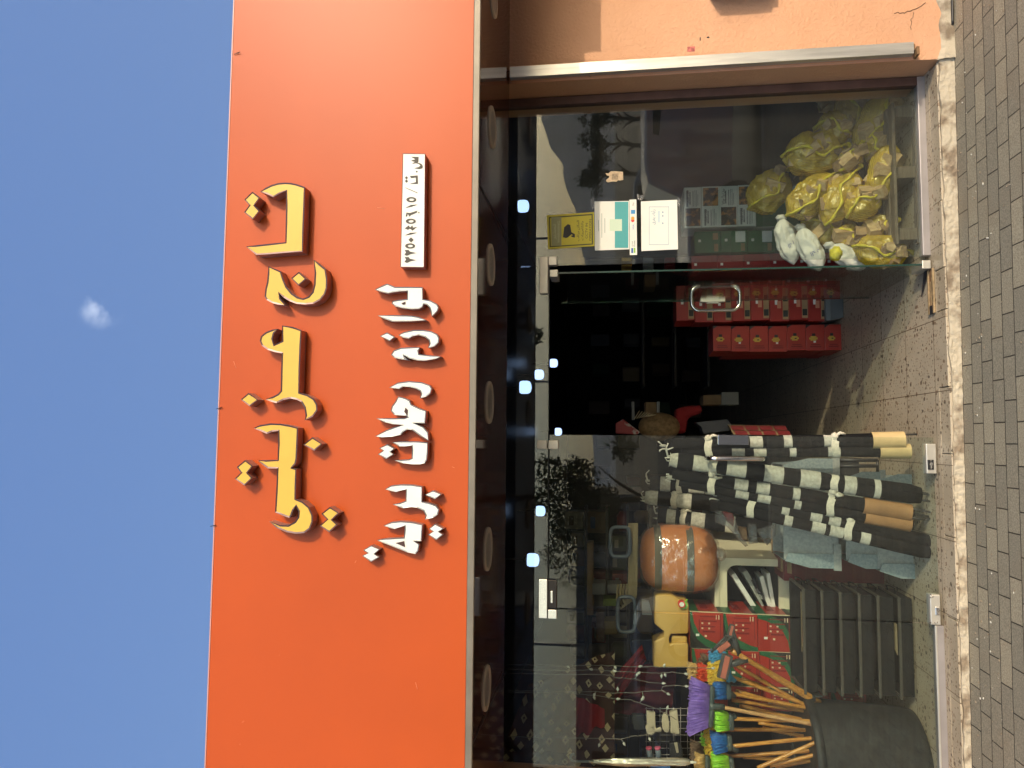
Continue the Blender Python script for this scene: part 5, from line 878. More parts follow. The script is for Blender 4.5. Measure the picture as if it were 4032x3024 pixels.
for zz in (W(2585, 2200, yb_).z, W(2708, 2200, yb_).z):
    m = MB(); m.rings([[(cx_ + (hx_ * 1.005 - .004) * math.copysign(abs(math.cos(a)) ** .62, math.cos(a)) * k_2, yb_ + .222 * math.copysign(abs(math.sin(a)) ** .62, math.sin(a)) * k_2, zz + d_) for a in [2 * math.pi * k / 40 for k in range(40)]] for d_, k_2 in ((-.024, 1.01), (.024, 1.01))], cap=False); obj("strap", m, BND, t)
FILM = film("clear_plastic_wrap", (0.9, 0.85, 0.78), 0.10, 0.12, gfac=0.16, bump=1.0, bscale=9)
m = MB(); m.blob((cx_, yb_, cz_), (1, 1, 1), 44, 36, lambda p, q: sq(p, q) * (1.05 + .035 * noise.noise(p * 6) + .02 * noise.noise(p * 14))); m.blob((cx_ + hx_ * .2, yb_ - .1, cz_ - hz_ * 1.02), (.05, .04, .05), 10, 8); obj("plastic_wrap", m, FILM, t)
# beige jerrycan
JC = mat("beige_hdpe", (0.60, 0.38, 0.10), 0.35, var=0.04, vscale=3); t = thing("jerrycan", "beige plastic jerrycan with red cap lying on the charcoal cartons", "jerrycan", (-1.15, YC + .1, 1.26)); yj = YC + .06
J = [(1597, 560), (1597, 770), (1612, 785), (1890, 788), (1900, 770), (1903, 640), (1903, 580), (1885, 572), (1765, 572), (1745, 585), (1735, 560), (1738, 520), (1748, 498), (1765, 492), (1890, 492), (1905, 480), (1908, 250), (1905, 225), (1890, 200), (1810, 185), (1775, 160), (1740, 150), (1640, 152), (1612, 165), (1605, 300), (1605, 400), (1640, 430), (1690, 470), (1690, 520), (1640, 540)]
P = [W(1850 + x / 2.212, 2274 + y / 2.212, yj) for x, y in J]; m = MB(); m.prism(P, (0, .17, 0)); bmesh.ops.recalc_face_normals(m.bm, faces=m.bm.faces[:]); bmesh.ops.bevel(m.bm, geom=m.bm.edges[:], offset=.009, segments=3, profile=.5, affect='EDGES')
for f in m.bm.faces: f.smooth = True
obj("can_body", m, JC, t, fixn=False)
p0, p1 = W(1850 + 1755 / 2.212, 2274 + 535 / 2.212, yj + .06), W(1850 + 1890 / 2.212, 2274 + 535 / 2.212, yj + .06); m = MB(); m.box((p0 + p1) / 2, (.055, .07, abs(p0.z - p1.z)), bev=.012); obj("handle", m, JC, t)
p0 = W(1850 + 1708 / 2.212, 2274 + 525 / 2.212, yj + .05); m = MB(); m.tube([(p0.x, p0.y, p0.z + .012), (p0.x, p0.y, p0.z - .02)], .014, n=10); obj("vent_plug", m, mat("brown_plug", (0.12, 0.05, 0.04), .4), t)
p0 = W(1850 + 1842 / 2.212, 2274 + 225 / 2.212, yj - .01); m = MB(); m.tube([(p0.x, p0.y - .03, p0.z), (p0.x, p0.y + .012, p0.z)], .024, n=16, smooth=False); m.mi = 1; m.tube([(p0.x, p0.y - .034, p0.z), (p0.x, p0.y - .0302, p0.z)], .016, n=14); m.mi = 2; m.tube([(p0.x - .012, p0.y + .002, p0.z - .014), (p0.x - .014, p0.y + .011, p0.z - .016)], .028, n=14); m.tube([(p0.x + .01, p0.y, p0.z - .03), (p0.x + .03, p0.y - .005, p0.z - .04)], .006, n=6)
obj("cap", m, [mat("red_cap", (0.7, 0.03, 0.02), .35), WHITEP, mat("lime_collar", (0.25, 0.6, 0.06), .4)], t)
# nested cream rims and grey chair loops above the roll
CRP = mat("cream_plastic", (0.42, 0.34, 0.19), 0.45); GRP = mat("bluish_grey_plastic", (0.16, 0.20, 0.25), 0.35)
t = thing("plastic_chair_stack", "nested cream plastic chair arms stacked on top of the orange roll", "chair stack", (-1.0, 1.3, 1.6))
for i in range(6):
    v = 2478 + i * 6; yy = 1.22; e = 2395 - i * 7; P = [W(v, 2060, yy), W(v, 2160, yy), W(v, 2260, yy), W(v - 4, 2340, yy), W(v - 20 + i * 3, e - 10, yy), W(v - 34 + i * 5, e, yy), W(v - 46 + i * 6, e - 12, yy), W(v - 50 + i * 6, e - 40, yy), W(v - 44 + i * 6, 2260 + 40, yy)]
    m = MB(); m.tube(P, .009, n=6); obj("chair_arm", m, CRP, t)
for (v0, v1, p0, p1, lab) in ((2403, 2480, 2075, 2192, "bluish grey plastic chair frame loop above the orange roll"), (2432, 2500, 2350, 2488, "bluish grey plastic chair frame loop above the beige jerrycan")):
    yy = 1.15; ring = []
    for k in range(28):
        a = 2 * math.pi * k / 28; ca, sa = math.cos(a), math.sin(a); u = math.copysign(abs(ca) ** .45, ca); w_ = math.copysign(abs(sa) ** .45, sa); ring.append(W((v0 + v1) / 2 + u * (v1 - v0) / 2, (p0 + p1) / 2 + w_ * (p1 - p0) / 2, yy))
    m = MB(); m.tube(ring + [ring[0]], .014, n=8, cap=False); tag(obj("chair_frame_loop", m, GRP), lab, "chair frame")
# bagged snacks hanging, cardboard box, maroon box
SN = film("snack_bag", (0.55, 0.5, 0.42), 0.32, 0.15, gfac=0.12, bump=1.0, bscale=30); SR = film("snack_bag_red", (0.6, 0.03, 0.02), 0.8, 0.2, gfac=0.1, bump=0.8, bscale=30)
def c5(x, y): return (2650 + x / 3.949, 1980 + y / 3.949)
for P_, mt, lab in (([(655, 120), (920, 130), (1010, 380), (1165, 660), (1120, 680), (840, 370), (660, 300)], SN, "clear bag with red lettering hanging above the cream counter"), ([(760, 130), (920, 130), (955, 250), (935, 365), (840, 290)], SR, "red packet inside the hanging clear bag"), ([(1010, 360), (1140, 380), (1160, 600), (1060, 560)], mat("tan_packet", (0.5, 0.28, 0.14), .5, var=.3, vscale=30), "tan packet hanging below the red packet"), ([(1160, 320), (1290, 330), (1320, 620), (1180, 640)], SN, "clear packet hanging beside the tan packet"), ([(1280, 420), (1600, 330), (1590, 500), (1460, 660)], SN, "empty clear bag hanging above the cardboard box")):
    P = [W(*c5(*p), .62) for p in P_]; m = MB(); n_ = len(P); c = sum(P, Vector()) / n_
    f0 = [p + (c - p) * .0 for p in P]; m.rings([[p + Y * .012 for p in P], [c + (p - c) * 1.0 - Y * .01 for p in P], [c + (p - c) * .6 - Y * .035 for p in P]]); tag(obj("hanging_packet", m, mt), lab, "packet")
yk = .85; A, B_ = W(3058, 2250, yk), W(3100, 2105, yk)
t = thing("cardboard_box", "open brown cardboard box behind the galvanised troughs", "cardboard box", ((A.x + B_.x) / 2, yk + .1, .3)); zk = W(3075, 2200, yk).z
for q in (((A.x, yk, .3), (B_.x, yk + .004, zk)), ((A.x, yk + .3, .3), (B_.x, yk + .304, zk)), ((A.x, yk + .0041, .3), (A.x + .004, yk + .2999, zk)), ((B_.x - .004, yk + .0041, .3), (B_.x, yk + .2999, zk)), ((A.x, yk, .29), (B_.x, yk + .304, .2999))): m = MB(); m.b2(*q); obj("side_wall", m, KRAFT, t)
m = MB(); m.prism([(A.x, yk - .001, zk), (B_.x, yk - .001, zk), (B_.x, yk - .08, zk - .05), (A.x, yk - .08, zk - .05)], (0, 0, .003)); obj("flap", m, KRAFT, t)
A, B_ = W(3098, 2296, .72), W(3460, 2105, .72); cartons("maroon_carton", "tall maroon carton behind the galvanised troughs", "carton", None, A.x, B_.x, 0.02, A.z, .80, .3, [mat("maroon_board", (0.20, 0.012, 0.02), .5, var=.15), LINE], [(.1, .9, .3, .32, 1)])
# ------------------------------------------------------------------ bin full of brooms
BINM = mat("dark_grey_bin_plastic", (0.022, 0.023, 0.025), 0.5, spec=0.3, var=0.3, vscale=14, bump=0.15, bscale=30)
cb = Vector((W(3400, 2995, .40).x, .41, 0)); RB = .335
t = thing("broom_bin", "large dark grey plastic bin holding the brooms behind the left window", "bin", (cb.x, cb.y, 0)); m = MB()
prof = [(.80, 0.0), (.90, .012), (.93, .05), (1.0, .56), (1.0, .565)]
zr = .63
m.rings([[cb + Vector((RB * k * math.cos(a), RB * k * .95 * math.sin(a), z * zr / .565)) for a in [2 * math.pi * i / 48 for i in range(48)]] for k, z in prof], cap=False)
m.rings([[cb + Vector((RB * k * math.cos(a), RB * k * .95 * math.sin(a), z)) for a in [2 * math.pi * i / 48 for i in range(48)]] for k, z in ((.97, zr), (.90, .05), (.1, .04))], cap=True); obj("bin_body", m, BINM, t)
m = MB(); m.rings([[cb + Vector((RB * k * math.cos(a), RB * k * .95 * math.sin(a), z)) for a in [2 * math.pi * i / 48 for i in range(48)]] for k, z in ((1.005, zr - .035), (1.07, zr - .035), (1.075, zr + .012), (.99, zr + .016), (.975, zr))], cap=False); obj("rim", m, BINM, t)
m = MB(); m.b2((cb.x + RB * 1.02, cb.y - .06, zr - .05), (cb.x + RB * 1.13, cb.y + .06, zr - .032), bev=.004); m.b2((cb.x + RB * 1.10, cb.y - .06, zr - .09), (cb.x + RB * 1.13, cb.y + .06, zr - .0495), bev=.004); obj("side_grip", m, BINM, t)
HW = mat("varnished_broom_handle", (0.40, 0.16, 0.028), 0.35, col2=(0.62, 0.31, 0.07), vscale=9, stretch=(9, 9, 1.2), coat=0.3); HW2 = mat("pale_broom_handle", (0.45, 0.23, 0.10), 0.4, col2=(0.62, 0.38, 0.18), vscale=9, stretch=(9, 9, 1.2))
def bm_(name, c, c2): return mat(name, c, 0.5, col2=c2, vscale=30)
PUR = bm_("purple_bristle", (0.20, 0.11, 0.52), (0.32, 0.20, 0.68)); BLU = bm_("blue_bristle", (0.015, 0.10, 0.42), (0.03, 0.22, 0.62)); SKY = bm_("sky_blue_bristle", (0.04, 0.30, 0.62), (0.10, 0.42, 0.72)); LIM = bm_("lime_bristle", (0.22, 0.60, 0.02), (0.38, 0.78, 0.06)); YLW = bm_("yellow_bristle", (0.72, 0.44, 0.02), (0.85, 0.60, 0.08)); REDB = bm_("red_bristle", (0.62, 0.04, 0.01), (0.75, 0.10, 0.03)); TAN = bm_("tan_bristle", (0.60, 0.38, 0.14), (0.75, 0.52, 0.24)); BRN = bm_("brown_bristle", (0.11, 0.065, 0.045), (0.2, 0.13, 0.09))
DGP = mat("dark_green_grey_block", (0.065, 0.085, 0.085), 0.45); LGP = mat("lime_block", (0.30, 0.62, 0.06), 0.45); BLP = mat("light_blue_block", (0.05, 0.35, 0.65), 0.4)
def c6(x, y): return (2550 + x / 2.291, 2300 + y / 2.291)
def broom(label, tip0, tip1, base0, base1, hnd, ytop, ylow, bmat, blk, hm=HW, nb=150, thick=.05, hr=.0115, socket=True, cat="broom", grp="brooms standing heads up in the bin", fuzzy=False):
    """tip0/tip1 = ends of the bristle tips, base0/base1 = ends of the block, hnd = (upper px, lower px)"""
    b0, b1, t0, t1 = W(*c6(*base0), ytop), W(*c6(*base1), ytop), W(*c6(*tip0), ytop), W(*c6(*tip1), ytop); c = (b0 + b1) / 2
    t = thing("broom", label, cat, (c.x, c.y, c.z), grp); ax = (b1 - b0).normalized()
    if hnd:
        U, Lw = W(*c6(*hnd[0]), ytop + .01), W(*c6(*hnd[1]), ylow); d = (Lw - U).normalized(); end = Lw + d * .18
        q = Vector((Lw.x - cb.x, Lw.y - cb.y, 0)); lim = RB * .86
        if q.length > lim and q.x < 0 or q.length > RB * .93: Lw = Vector((cb.x + q.x * lim / q.length, cb.y + q.y * lim / q.length, Lw.z)); d = (Lw - U).normalized(); end = Lw + d * .16
        if end.z < .08: end = Lw + d * max(0.02, (Lw.z - .08) / max(.01, -d.z))
        U_ = c.lerp(U, .45) if (U - c).length < .16 else U; k = 14; P = [U_.lerp(end, i / k) for i in range(k + 1)]; m = MB(); m.tube(P, hr, n=10); obj("handle", m, hm, t)
        if socket:
            m = MB(); U2 = c + (U - c).normalized() * min((U - c).length, .07); m.tube([c, c.lerp(U2, .5), U2 + d * .02], [.03, .019, .016], n=10); obj("socket", m, blk, t)
    dn = ((b0 + b1) / 2 - (t0 + t1) / 2).normalized(); m = MB(); L = (b1 - b0).length
    rg = []
    for dz, w_, h_ in ((0, .98, .96), (.012, 1.04, 1.0), (.028, .9, .8)):
        rg.append([c + ax * (L / 2 * w_ * math.copysign(abs(math.cos(a)) ** .5, math.cos(a))) + Y * (thick / 2 * h_ * math.copysign(abs(math.sin(a)) ** .5, math.sin(a))) + dn * dz for a in [2 * math.pi * i / 24 for i in range(24)]])
    m.rings(rg); obj("block", m, blk, t)
    m = MB(); n0 = 0; nu = max(5, int(nb / 7))
    for i in range(nu):
        for j in range(7):
            u = (i + .5) / nu; v = (j + .5) / 7; a = b0.lerp(b1, u) + Y * (v - .5) * thick * .8; e = t0.lerp(t1, u) + Y * (v - .5) * thick * (1.7 + .8 * rnd.random()) + Vector((rnd.gauss(0, .004), 0, rnd.gauss(0, .005)))
            s_ = rnd.uniform(.0028, .0046); mid = a.lerp(e, .55)
            if fuzzy:
                pts = [a] + [a.lerp(e, q) + Vector((rnd.gauss(0, .006), rnd.gauss(0, .006), rnd.gauss(0, .004))) for q in (.35, .6, .82)] + [e + Vector((rnd.gauss(0, .005), rnd.gauss(0, .005), rnd.gauss(0, .006)))]; m.tube(pts, [s_] * 4 + [s_ * 1.1], n=4)
            else: m.tube([a, mid, e], [s_ * .7, s_, s_ * 1.25], n=4)
    o = obj("bristles", m, bmat, t, fixn=False); return t
broom("wide purple bristled broom in front of all the others", (395, 845), (365, 1355), (560, 915), (545, 1290), ((735, 1105), (1455, 1112)), .16, .20, PUR, DGP, HW2, 420, .035)
broom("dark blue bristled broom directly right of the purple one", (590, 888), (600, 1015), (705, 890), (712, 1035), ((760, 1005), (1395, 1062)), .24, .40, BLU, DGP)
broom("lime green bristled broom overlapping the left edge of the purple one", (590, 1120), (610, 1300), (728, 1165), (735, 1310), ((765, 1185), (1472, 1228)), .22, .30, LIM, DGP, nb=190)
broom("royal blue bristled broom left of the purple one, between two lime brooms", (575, 1345), (600, 1510), (712, 1360), (722, 1500), ((780, 1505), (1480, 1402)), .22, .28, BLU, DGP, nb=180)
broom("lime green bristled broom nearest the left picture edge", (580, 1540), (600, 1690), (728, 1560), (740, 1690), ((990, 1660), (1482, 1442)), .20, .22, LIM, DGP, nb=180, socket=False)
broom("bright yellow bristled broom above the squeegee head", (562, 720), (560, 880), (700, 700), (705, 890), ((760, 862), (1412, 1088)), .30, .42, YLW, BLP, nb=260, fuzzy=True)
broom("sky blue bristled broom furthest right at the top of the bunch", (572, 615), (572, 705), (665, 610), (668, 700), ((750, 712), (1440, 1056)), .34, .42, SKY, BLP, nb=150, fuzzy=True)
broom("red bristled broom between the brown and the yellow ones", (465, 735), (468, 868), (560, 750), (560, 868), ((800, 962), (1460, 1158)), .38, .46, REDB, DGP, nb=190, fuzzy=True)
broom("pale straw coloured broom head highest right of the purple one", (375, 725), (372, 835), (470, 745), (455, 835), ((760, 1045), (1455, 1150)), .46, .48, TAN, BRN, nb=140, fuzzy=True)
broom("grey brown bristled broom behind the sky blue one", (505, 640), (420, 790), (580, 680), (480, 860), ((850, 850), (1400, 1040)), .48, .50, BRN, BRN, nb=190, fuzzy=True)
broom("yellow bristled broom in a fuzzy row left behind the purple one", (520, 1290), (535, 1440), (610, 1280), (620, 1440), ((735, 1250), (1470, 1300)), .36, .42, YLW, YLW, nb=200, fuzzy=True)
broom("green bristled broom poking out behind the fuzzy yellow ones", (498, 1370), (505, 1500), (575, 1370), (580, 1500), ((1040, 1300), (1482, 1388)), .42, .46, LIM, LGP, nb=160, fuzzy=True)
broom("fuzzy yellow broom just above the royal blue one's left end", (530, 1450), (545, 1570), (610, 1450), (620, 1570), ((780, 1612), (1482, 1522)), .37, .34, YLW, YLW, nb=170, fuzzy=True)
broom("tan bristled broom nearest the furled umbrella tip", (440, 1545), (438, 1680), (515, 1545), (515, 1680), ((1100, 1640), (1482, 1545)), .26, .26, TAN, DGP, nb=150, socket=False)
broom("dark brown bristled broom behind the tan one", (400, 1440), (395, 1560), (520, 1460), (515, 1560), ((860, 1560), (1482, 1600)), .40, .40, BRN, BRN, nb=170)
broom("small lime broom squeezed between the tan one and the left edge lime one", (512, 1575), (515, 1680), (600, 1580), (600, 1680), ((1150, 1650), (1482, 1590)), .31, .32, LIM, DGP, nb=130, socket=False)
for i, (a, b_) in enumerate((((830, 1095), (1470, 1240)), ((1000, 1250), (1475, 1330)))):
    m = MB(); U, Lw = W(*c6(*a), .45), W(*c6(*b_), .5); m.tube([U.lerp(Lw, k / 8 * 1.3) for k in range(9)], .0115, n=8); tag(obj("loose_broomstick", m, HW), ["loose varnished broom handle at the back of the bin under the purple broom", "loose varnished broom handle low behind the lime broom in the bin"][i], "broomstick", "loose broomsticks in the bin")
# squeegees
RUB = mat("pink_foam", (0.42, 0.12, 0.08), 0.6, var=0.1); SQ = mat("dark_squeegee_plastic", (0.07, 0.07, 0.07), 0.4)
def squeegee(label, a, b_, w_, hnd, y):
    A, B_ = W(*c6(*a), y), W(*c6(*b_), y); c = (A + B_) / 2; t = thing("squeegee", label, "squeegee", (c.x, c.y, c.z), "squeegees in the bin"); ax = (B_ - A).normalized(); sd = ax.cross(Y).normalized(); L = (B_ - A).length
    rm = Matrix((ax, Y, sd)).transposed()
    m = MB(); m.box(c, (L, .03, w_), rm, bev=.004); obj("head_bar", m, SQ, t); m = MB(); m.box(c - Y * .017, (L * .9, .006, w_ * .5), rm, bev=.002); obj("foam_strip", m, RUB, t)
    U, Lw = W(*c6(*hnd[0]), y + .02), W(*c6(*hnd[1]), .36); m = MB(); m.tube([U.lerp(Lw, k / 10 * 1.2) for k in range(11)], .014, n=10); obj("handle", m, HW, t)
    m = MB(); m.tube([c + Y * .01, U + (Lw - U).normalized() * .05], [.02, .019], n=10); obj("socket", m, SQ, t)
squeegee("dark squeegee with pink foam strip lying across the blue and yellow brooms", (722, 635), (672, 850), .062, ((840, 645), (1422, 1012)), .13)
squeegee("dark squeegee with short pink foam strip at the top right of the broom bunch", (765, 365), (740, 460), .03, ((760, 600), (1424, 985)), .17)
t = thing("window_squeegee", "open dark plastic squeegee clamp fanning over the brooms", "squeegee", W(*c6(720, 520), .15)); 
for k, (a, b_) in enumerate((((575, 615), (715, 465)), ((600, 590), (765, 470)), ((715, 465), (780, 485)), ((640, 620), (735, 520)))): m = MB(); A, B_ = W(*c6(*a), .15 + .004 * k), W(*c6(*b_), .15 + .004 * k); m.tube([A, (A + B_) / 2 + Vector((0, 0, .004)), B_], .008, n=6); obj("arm", m, SQ, t)
m = MB(); A, B_ = W(*c6(640, 605), .14), W(*c6(735, 530), .14); ax = (B_ - A).normalized(); m.box((A + B_) / 2, ((B_ - A).length, .02, .03), Matrix((ax, Y, ax.cross(Y).normalized())).transposed(), bev=.003); obj("foam_strip", m, RUB, t)

# ------------------------------------------------------------------ furled clear umbrella
SIL = mat("silvery_clear_plastic", (0.62, 0.60, 0.55), 0.16, metal=0.55, var=0.3, vscale=14, bump=1.0, bscale=26, stretch=(3, 3, .4)); yu = .16
t = thing("umbrella", "furled silvery clear umbrella with white crook handle hanging upside up at the left window edge", "umbrella", W(2740, 3001, yu))
A, B_ = W(2318, 2999, yu), W(2716, 3001, yu); m = MB(); rg = []
for i in range(20):
    u = i / 19; c = A.lerp(B_, u); rad = .007 + .017 * math.sin(min(1, u * 2.2) * 1.57) * (1 - .25 * u) * (.55 if u > .97 else 1); rg.append([c + Vector((math.cos(a), math.sin(a), 0)) * rad * (1 + .16 * math.cos(5 * a + u * 5)) for a in [2 * math.pi * k / 20 for k in range(20)]])
m.rings(rg); obj("canopy", m, SIL, t)
m = MB(); p = W(2320, 2999, yu); q = W(2262, 2998, yu); m.tube([p, q, q + Vector((.006, 0, .018)), q + Vector((.022, 0, .026)), q + Vector((.038, 0, .018)), q + Vector((.042, 0, .0))], .0075, n=8); obj("crook_handle", m, GRP, t)
m = MB(); m.tube([W(2714, 3001, yu), W(2742, 3002, yu)], [.009, .006], n=8); obj("tip", m, WHITEP, t)

# ------------------------------------------------------------------ string lights
WIRE = mat("clear_wire", (0.17, 0.15, 0.13), 0.4); BULB = mat("frosted_mini_bulb", (0.50, 0.50, 0.45), 0.25, trans=0.0)
def c4b(x, y): return (1850 + x / 2.212, 2274 + y / 2.212)
SL = [("leftmost hanging wire of clear mini bulbs beside the umbrella", [(1145, 1400), (1320, 1405), (1400, 1385), (1500, 1378), (1620, 1355)], [(1565, 1405), (1343, 1447), (1128, 1455)]),
 ("mini bulb string running down to the beige hanging pieces", [(900, 1010), (1120, 1030), (1250, 1055), (1400, 1068), (1500, 1100), (1640, 1150), (1720, 1195), (1800, 1240)], [(1082, 1042), (1288, 1058), (1500, 1060), (1720, 1137)]),
 ("mini bulb string ending in a loop right of the beige pieces", [(1100, 995), (1250, 1003), (1440, 1005), (1520, 992), (1665, 985), (1680, 950), (1760, 938), (1880, 948)], [(1288, 975), (1085, 1018), (1510, 1042), (1725, 1013), (1885, 947)]),
 ("mini bulb string slanting over the maroon cloth", [(1130, 845), (1230, 850), (1260, 870), (1440, 885), (1560, 915), (1690, 925)], [(1455, 848), (1683, 922)]),
 ("mini bulb string knotted beside the beige jerrycan", [(900, 810), (1120, 805), (1240, 815), (1480, 825), (1650, 832), (1760, 825), (1880, 840)], [(1265, 815), (1475, 830), (1670, 855), (1700, 845), (1880, 838), (1060, 800)]),
 ("mini bulb string crossing the jerrycan's lower left corner", [(850, 770), (1120, 765), (1260, 768), (1480, 778), (1600, 775), (1690, 782), (1900, 785), (2110, 790)], [(1265, 780), (1480, 775), (1693, 770), (855, 778), (2115, 790)])]
for lab, wire, bulbs in SL:
    wire = [(330, wire[0][1] - 12), (620, wire[0][1] - 4)] + wire; P = [W(*c4b(*p), .085) for p in wire]; t = thing("string_lights", "fine " + lab, "string lights", P[0], "mini bulb strings behind the left window"); Q = []
    for a, b_ in zip(P, P[1:]):
        for k in range(5): Q.append(a.lerp(b_, k / 5) + Vector((rnd.gauss(0, .0012), rnd.gauss(0, .0012), 0)))
    m = MB(); m.tube(Q + [P[-1]], .0019, n=5); obj("wire", m, WIRE, t)
    for b_ in bulbs:
        p = W(*c4b(*b_), .085); n_ = min(Q, key=lambda q: (q - p).length); d = (p - n_); d = d.normalized() if d.length > .004 else Vector((.3, 0, -.9)).normalized()
        m = MB(); m.tube([n_, p - d * .006], .0032, n=6); m.mi = 1; m.tube([p - d * .008, p, p + d * .007, p + d * .017], [.004, .0085, .0065, .001], n=8); obj("mini_bulb", m, [WIRE, BULB], t)

# ------------------------------------------------------------------ cloths
def diamond_mat():
    m = bpy.data.materials.new("diamond_patterned_cloth"); m.use_nodes = True; n = m.node_tree.nodes; l = m.node_tree.links; b = n["Principled BSDF"]; b.inputs["Roughness"].default_value = .85
    tcn = n.new("ShaderNodeTexCoord"); mp = n.new("ShaderNodeMapping"); mp.inputs["Rotation"].default_value = (0, 0, math.radians(45)); l.new(tcn.outputs["UV"], mp.inputs[0])
    vo = n.new("ShaderNodeTexVoronoi"); vo.distance = 'CHEBYCHEV'; vo.inputs["Scale"].default_value = 15; vo.inputs["Randomness"].default_value = .35; l.new(mp.outputs[0], vo.inputs["Vector"])
    a = n.new("ShaderNodeMath"); a.operation = 'LESS_THAN'; a.inputs[1].default_value = .24; l.new(vo.outputs["Distance"], a.inputs[0]); c = n.new("ShaderNodeMath"); c.operation = 'GREATER_THAN'; c.inputs[1].default_value = .085; l.new(vo.outputs["Distance"], c.inputs[0])
    mu = n.new("ShaderNodeMath"); mu.operation = 'MULTIPLY'; l.new(a.outputs[0], mu.inputs[0]); l.new(c.outputs[0], mu.inputs[1])
    mx = n.new("ShaderNodeMixRGB"); mx.inputs[1].default_value = (0.06, 0.02, 0.015, 1); mx.inputs[2].default_value = (0.55, 0.45, 0.28, 1); l.new(mu.outputs[0], mx.inputs[0]); l.new(mx.outputs[0], b.inputs["Base Color"]); return m
DIA = diamond_mat()
def cloth(name, label, cat, P, y0, amp, mt, nu=40, nv=30, seed=0, ys=None):
    """P = 4 photo pixels (corner order), hung at depth y0 with folds"""
    Q = [W(*p, (ys[i] if ys else y0)) for i, p in enumerate(P)]; m = MB()
    def f(u, v): p = Q[0] * (1 - u) * (1 - v) + Q[1] * u * (1 - v) + Q[2] * u * v + Q[3] * (1 - u) * v; return p + Y * amp * (math.sin(u * 14 + 2 * math.sin(v * 4 + seed)) * .6 + noise.noise(Vector((u * 4, v * 4, seed))))
    m.sheet(f, nu, nv); uvl = m.bm.loops.layers.uv.new("UVMap"); o_ = Q[0]
    for fc in m.bm.faces:
        for lp_ in fc.loops: d = lp_.vert.co - o_; lp_[uvl].uv = (d.x, d.z)
    return tag(obj(name, m, mt, fixn=False), label, cat)
cloth("patterned_cloth", "dark cloth patterned with pale diamonds hanging below the ceiling at the far left", "cloth", [(1960, 2990), (2080, 2700), (2420, 2560), (2420, 3250)], 0, .05, DIA, ys=(.5, 1.0, .9, .5))
cloth("patterned_cloth", "dark diamond patterned cloth at the very left edge behind the umbrella", "cloth", [(1960, 2960), (2300, 2960), (2330, 3250), (1960, 3250)], .42, .03, DIA, seed=3)
RCL = mat("crimson_cloth", (0.26, 0.012, 0.022), 0.8, var=0.15, bump=0.3, bscale=10); MCL = mat("maroon_cloth", (0.12, 0.012, 0.02), 0.85, var=0.2, bump=0.3, bscale=10)
cloth("red_cloth", "crimson cloth valance hanging behind the left window below the patterned cloth", "cloth", [(2268, 3250), (2392, 3250), (2380, 2790), (2268, 2740)], .72, .02, RCL, seed=1)
cloth("red_cloth", "crimson cloth draped diagonally toward the beige jerrycan", "cloth", [(2528, 2540), (2545, 2600), (2400, 2800), (2300, 2790)], 1.0, .03, RCL, seed=2)
cloth("maroon_cloth", "maroon curtain hanging behind the mini bulb strings", "cloth", [(2380, 2800), (2340, 2660), (2670, 2600), (2640, 2820)], 1.15, .05, MCL, seed=4)
# wire rack with hanging goods
t = thing("wire_rack", "black wire grid rack behind the brooms at the left", "wire rack", W(2750, 2880, .95)); m = MB()
for k in range(9): A, B_ = W(2540, 2790 + k * 26, .95), W(2800, 2790 + k * 26, .95); m.tube([A, B_], .0025, n=5)
obj("vertical_wires", m, ALU2, t); m = MB()
for k in range(10): A, B_ = W(2545 + k * 27, 2785, .952), W(2545 + k * 27, 3020, .952); m.tube([A, B_], .0025, n=5)
obj("cross_wires", m, ALU2, t)
BEI = mat("beige_canvas", (0.55, 0.48, 0.36), 0.8, var=0.1, bump=0.5, bscale=30); DKC = mat("dark_goods", (0.03, 0.028, 0.03), 0.6, var=0.2); 
def c7(x, y): return (2350 + x / 3.5, 2550 + y / 3.5)
def slab(name, label, cat, pts, y, th, mt, bev=.006, conv=c7):
    P = [W(*conv(*p), y) for p in pts]; m = MB(); m.prism(P, (0, th, 0)); bmesh.ops.recalc_face_normals(m.bm, faces=m.bm.faces[:]); bmesh.ops.bevel(m.bm, geom=m.bm.edges[:], offset=bev, segments=2, profile=.5, affect='EDGES'); return tag(obj(name, m, mt), label, cat)
slab("canvas_pouch", "upper beige canvas strip hanging behind the left window", "pouch", [(685, 870), (805, 890), (812, 1120), (890, 1100), (895, 1160), (800, 1170), (760, 1215), (700, 1200), (665, 1090), (690, 1075)], .62, .02, BEI)
slab("canvas_shoe", "rounded beige canvas piece with stitched edge behind the left window", "canvas piece", [(930, 905), (965, 905), (985, 960), (1000, 1050), (1000, 1150), (980, 1175), (930, 1165), (905, 1120), (893, 1020), (900, 950)], .60, .03, BEI)
slab("canvas_pouch", "bright beige canvas pouch right above the purple broom", "pouch", [(1000, 890), (1110, 862), (1125, 1000), (1145, 1195), (1040, 1195), (1015, 1170), (1020, 1050)], .58, .03, BEI)
slab("grey_case", "dark grey case hanging left of the beige canvas pieces", "case", [(480, 935), (640, 930), (660, 1000), (650, 1130), (560, 1140), (510, 1130)], .7, .05, mat("slate_plastic", (0.07, 0.075, 0.08), .5))
slab("bundled_strips", "bundle of dark strips with a bright cream band beside the wire rack", "strap bundle", [(1000, 1320), (1150, 1310), (1190, 1450), (1180, 1640), (1020, 1640)], .75, .04, DKC)
slab("cream_band", "bright cream band around the dark strips beside the wire rack", "band", [(1065, 1315), (1110, 1310), (1130, 1448), (1098, 1452)], .73, .012, BEI, .002)
slab("grey_board", "long grey board standing behind the crimson cloth at the left", "board", [(130, 930), (205, 920), (225, 1100), (275, 1520), (130, 1530)], .9, .02, mat("grey_board", (0.16, 0.13, 0.10), .7, var=.1))
PNK = mat("pink_rim", (0.6, 0.08, 0.18), .4)
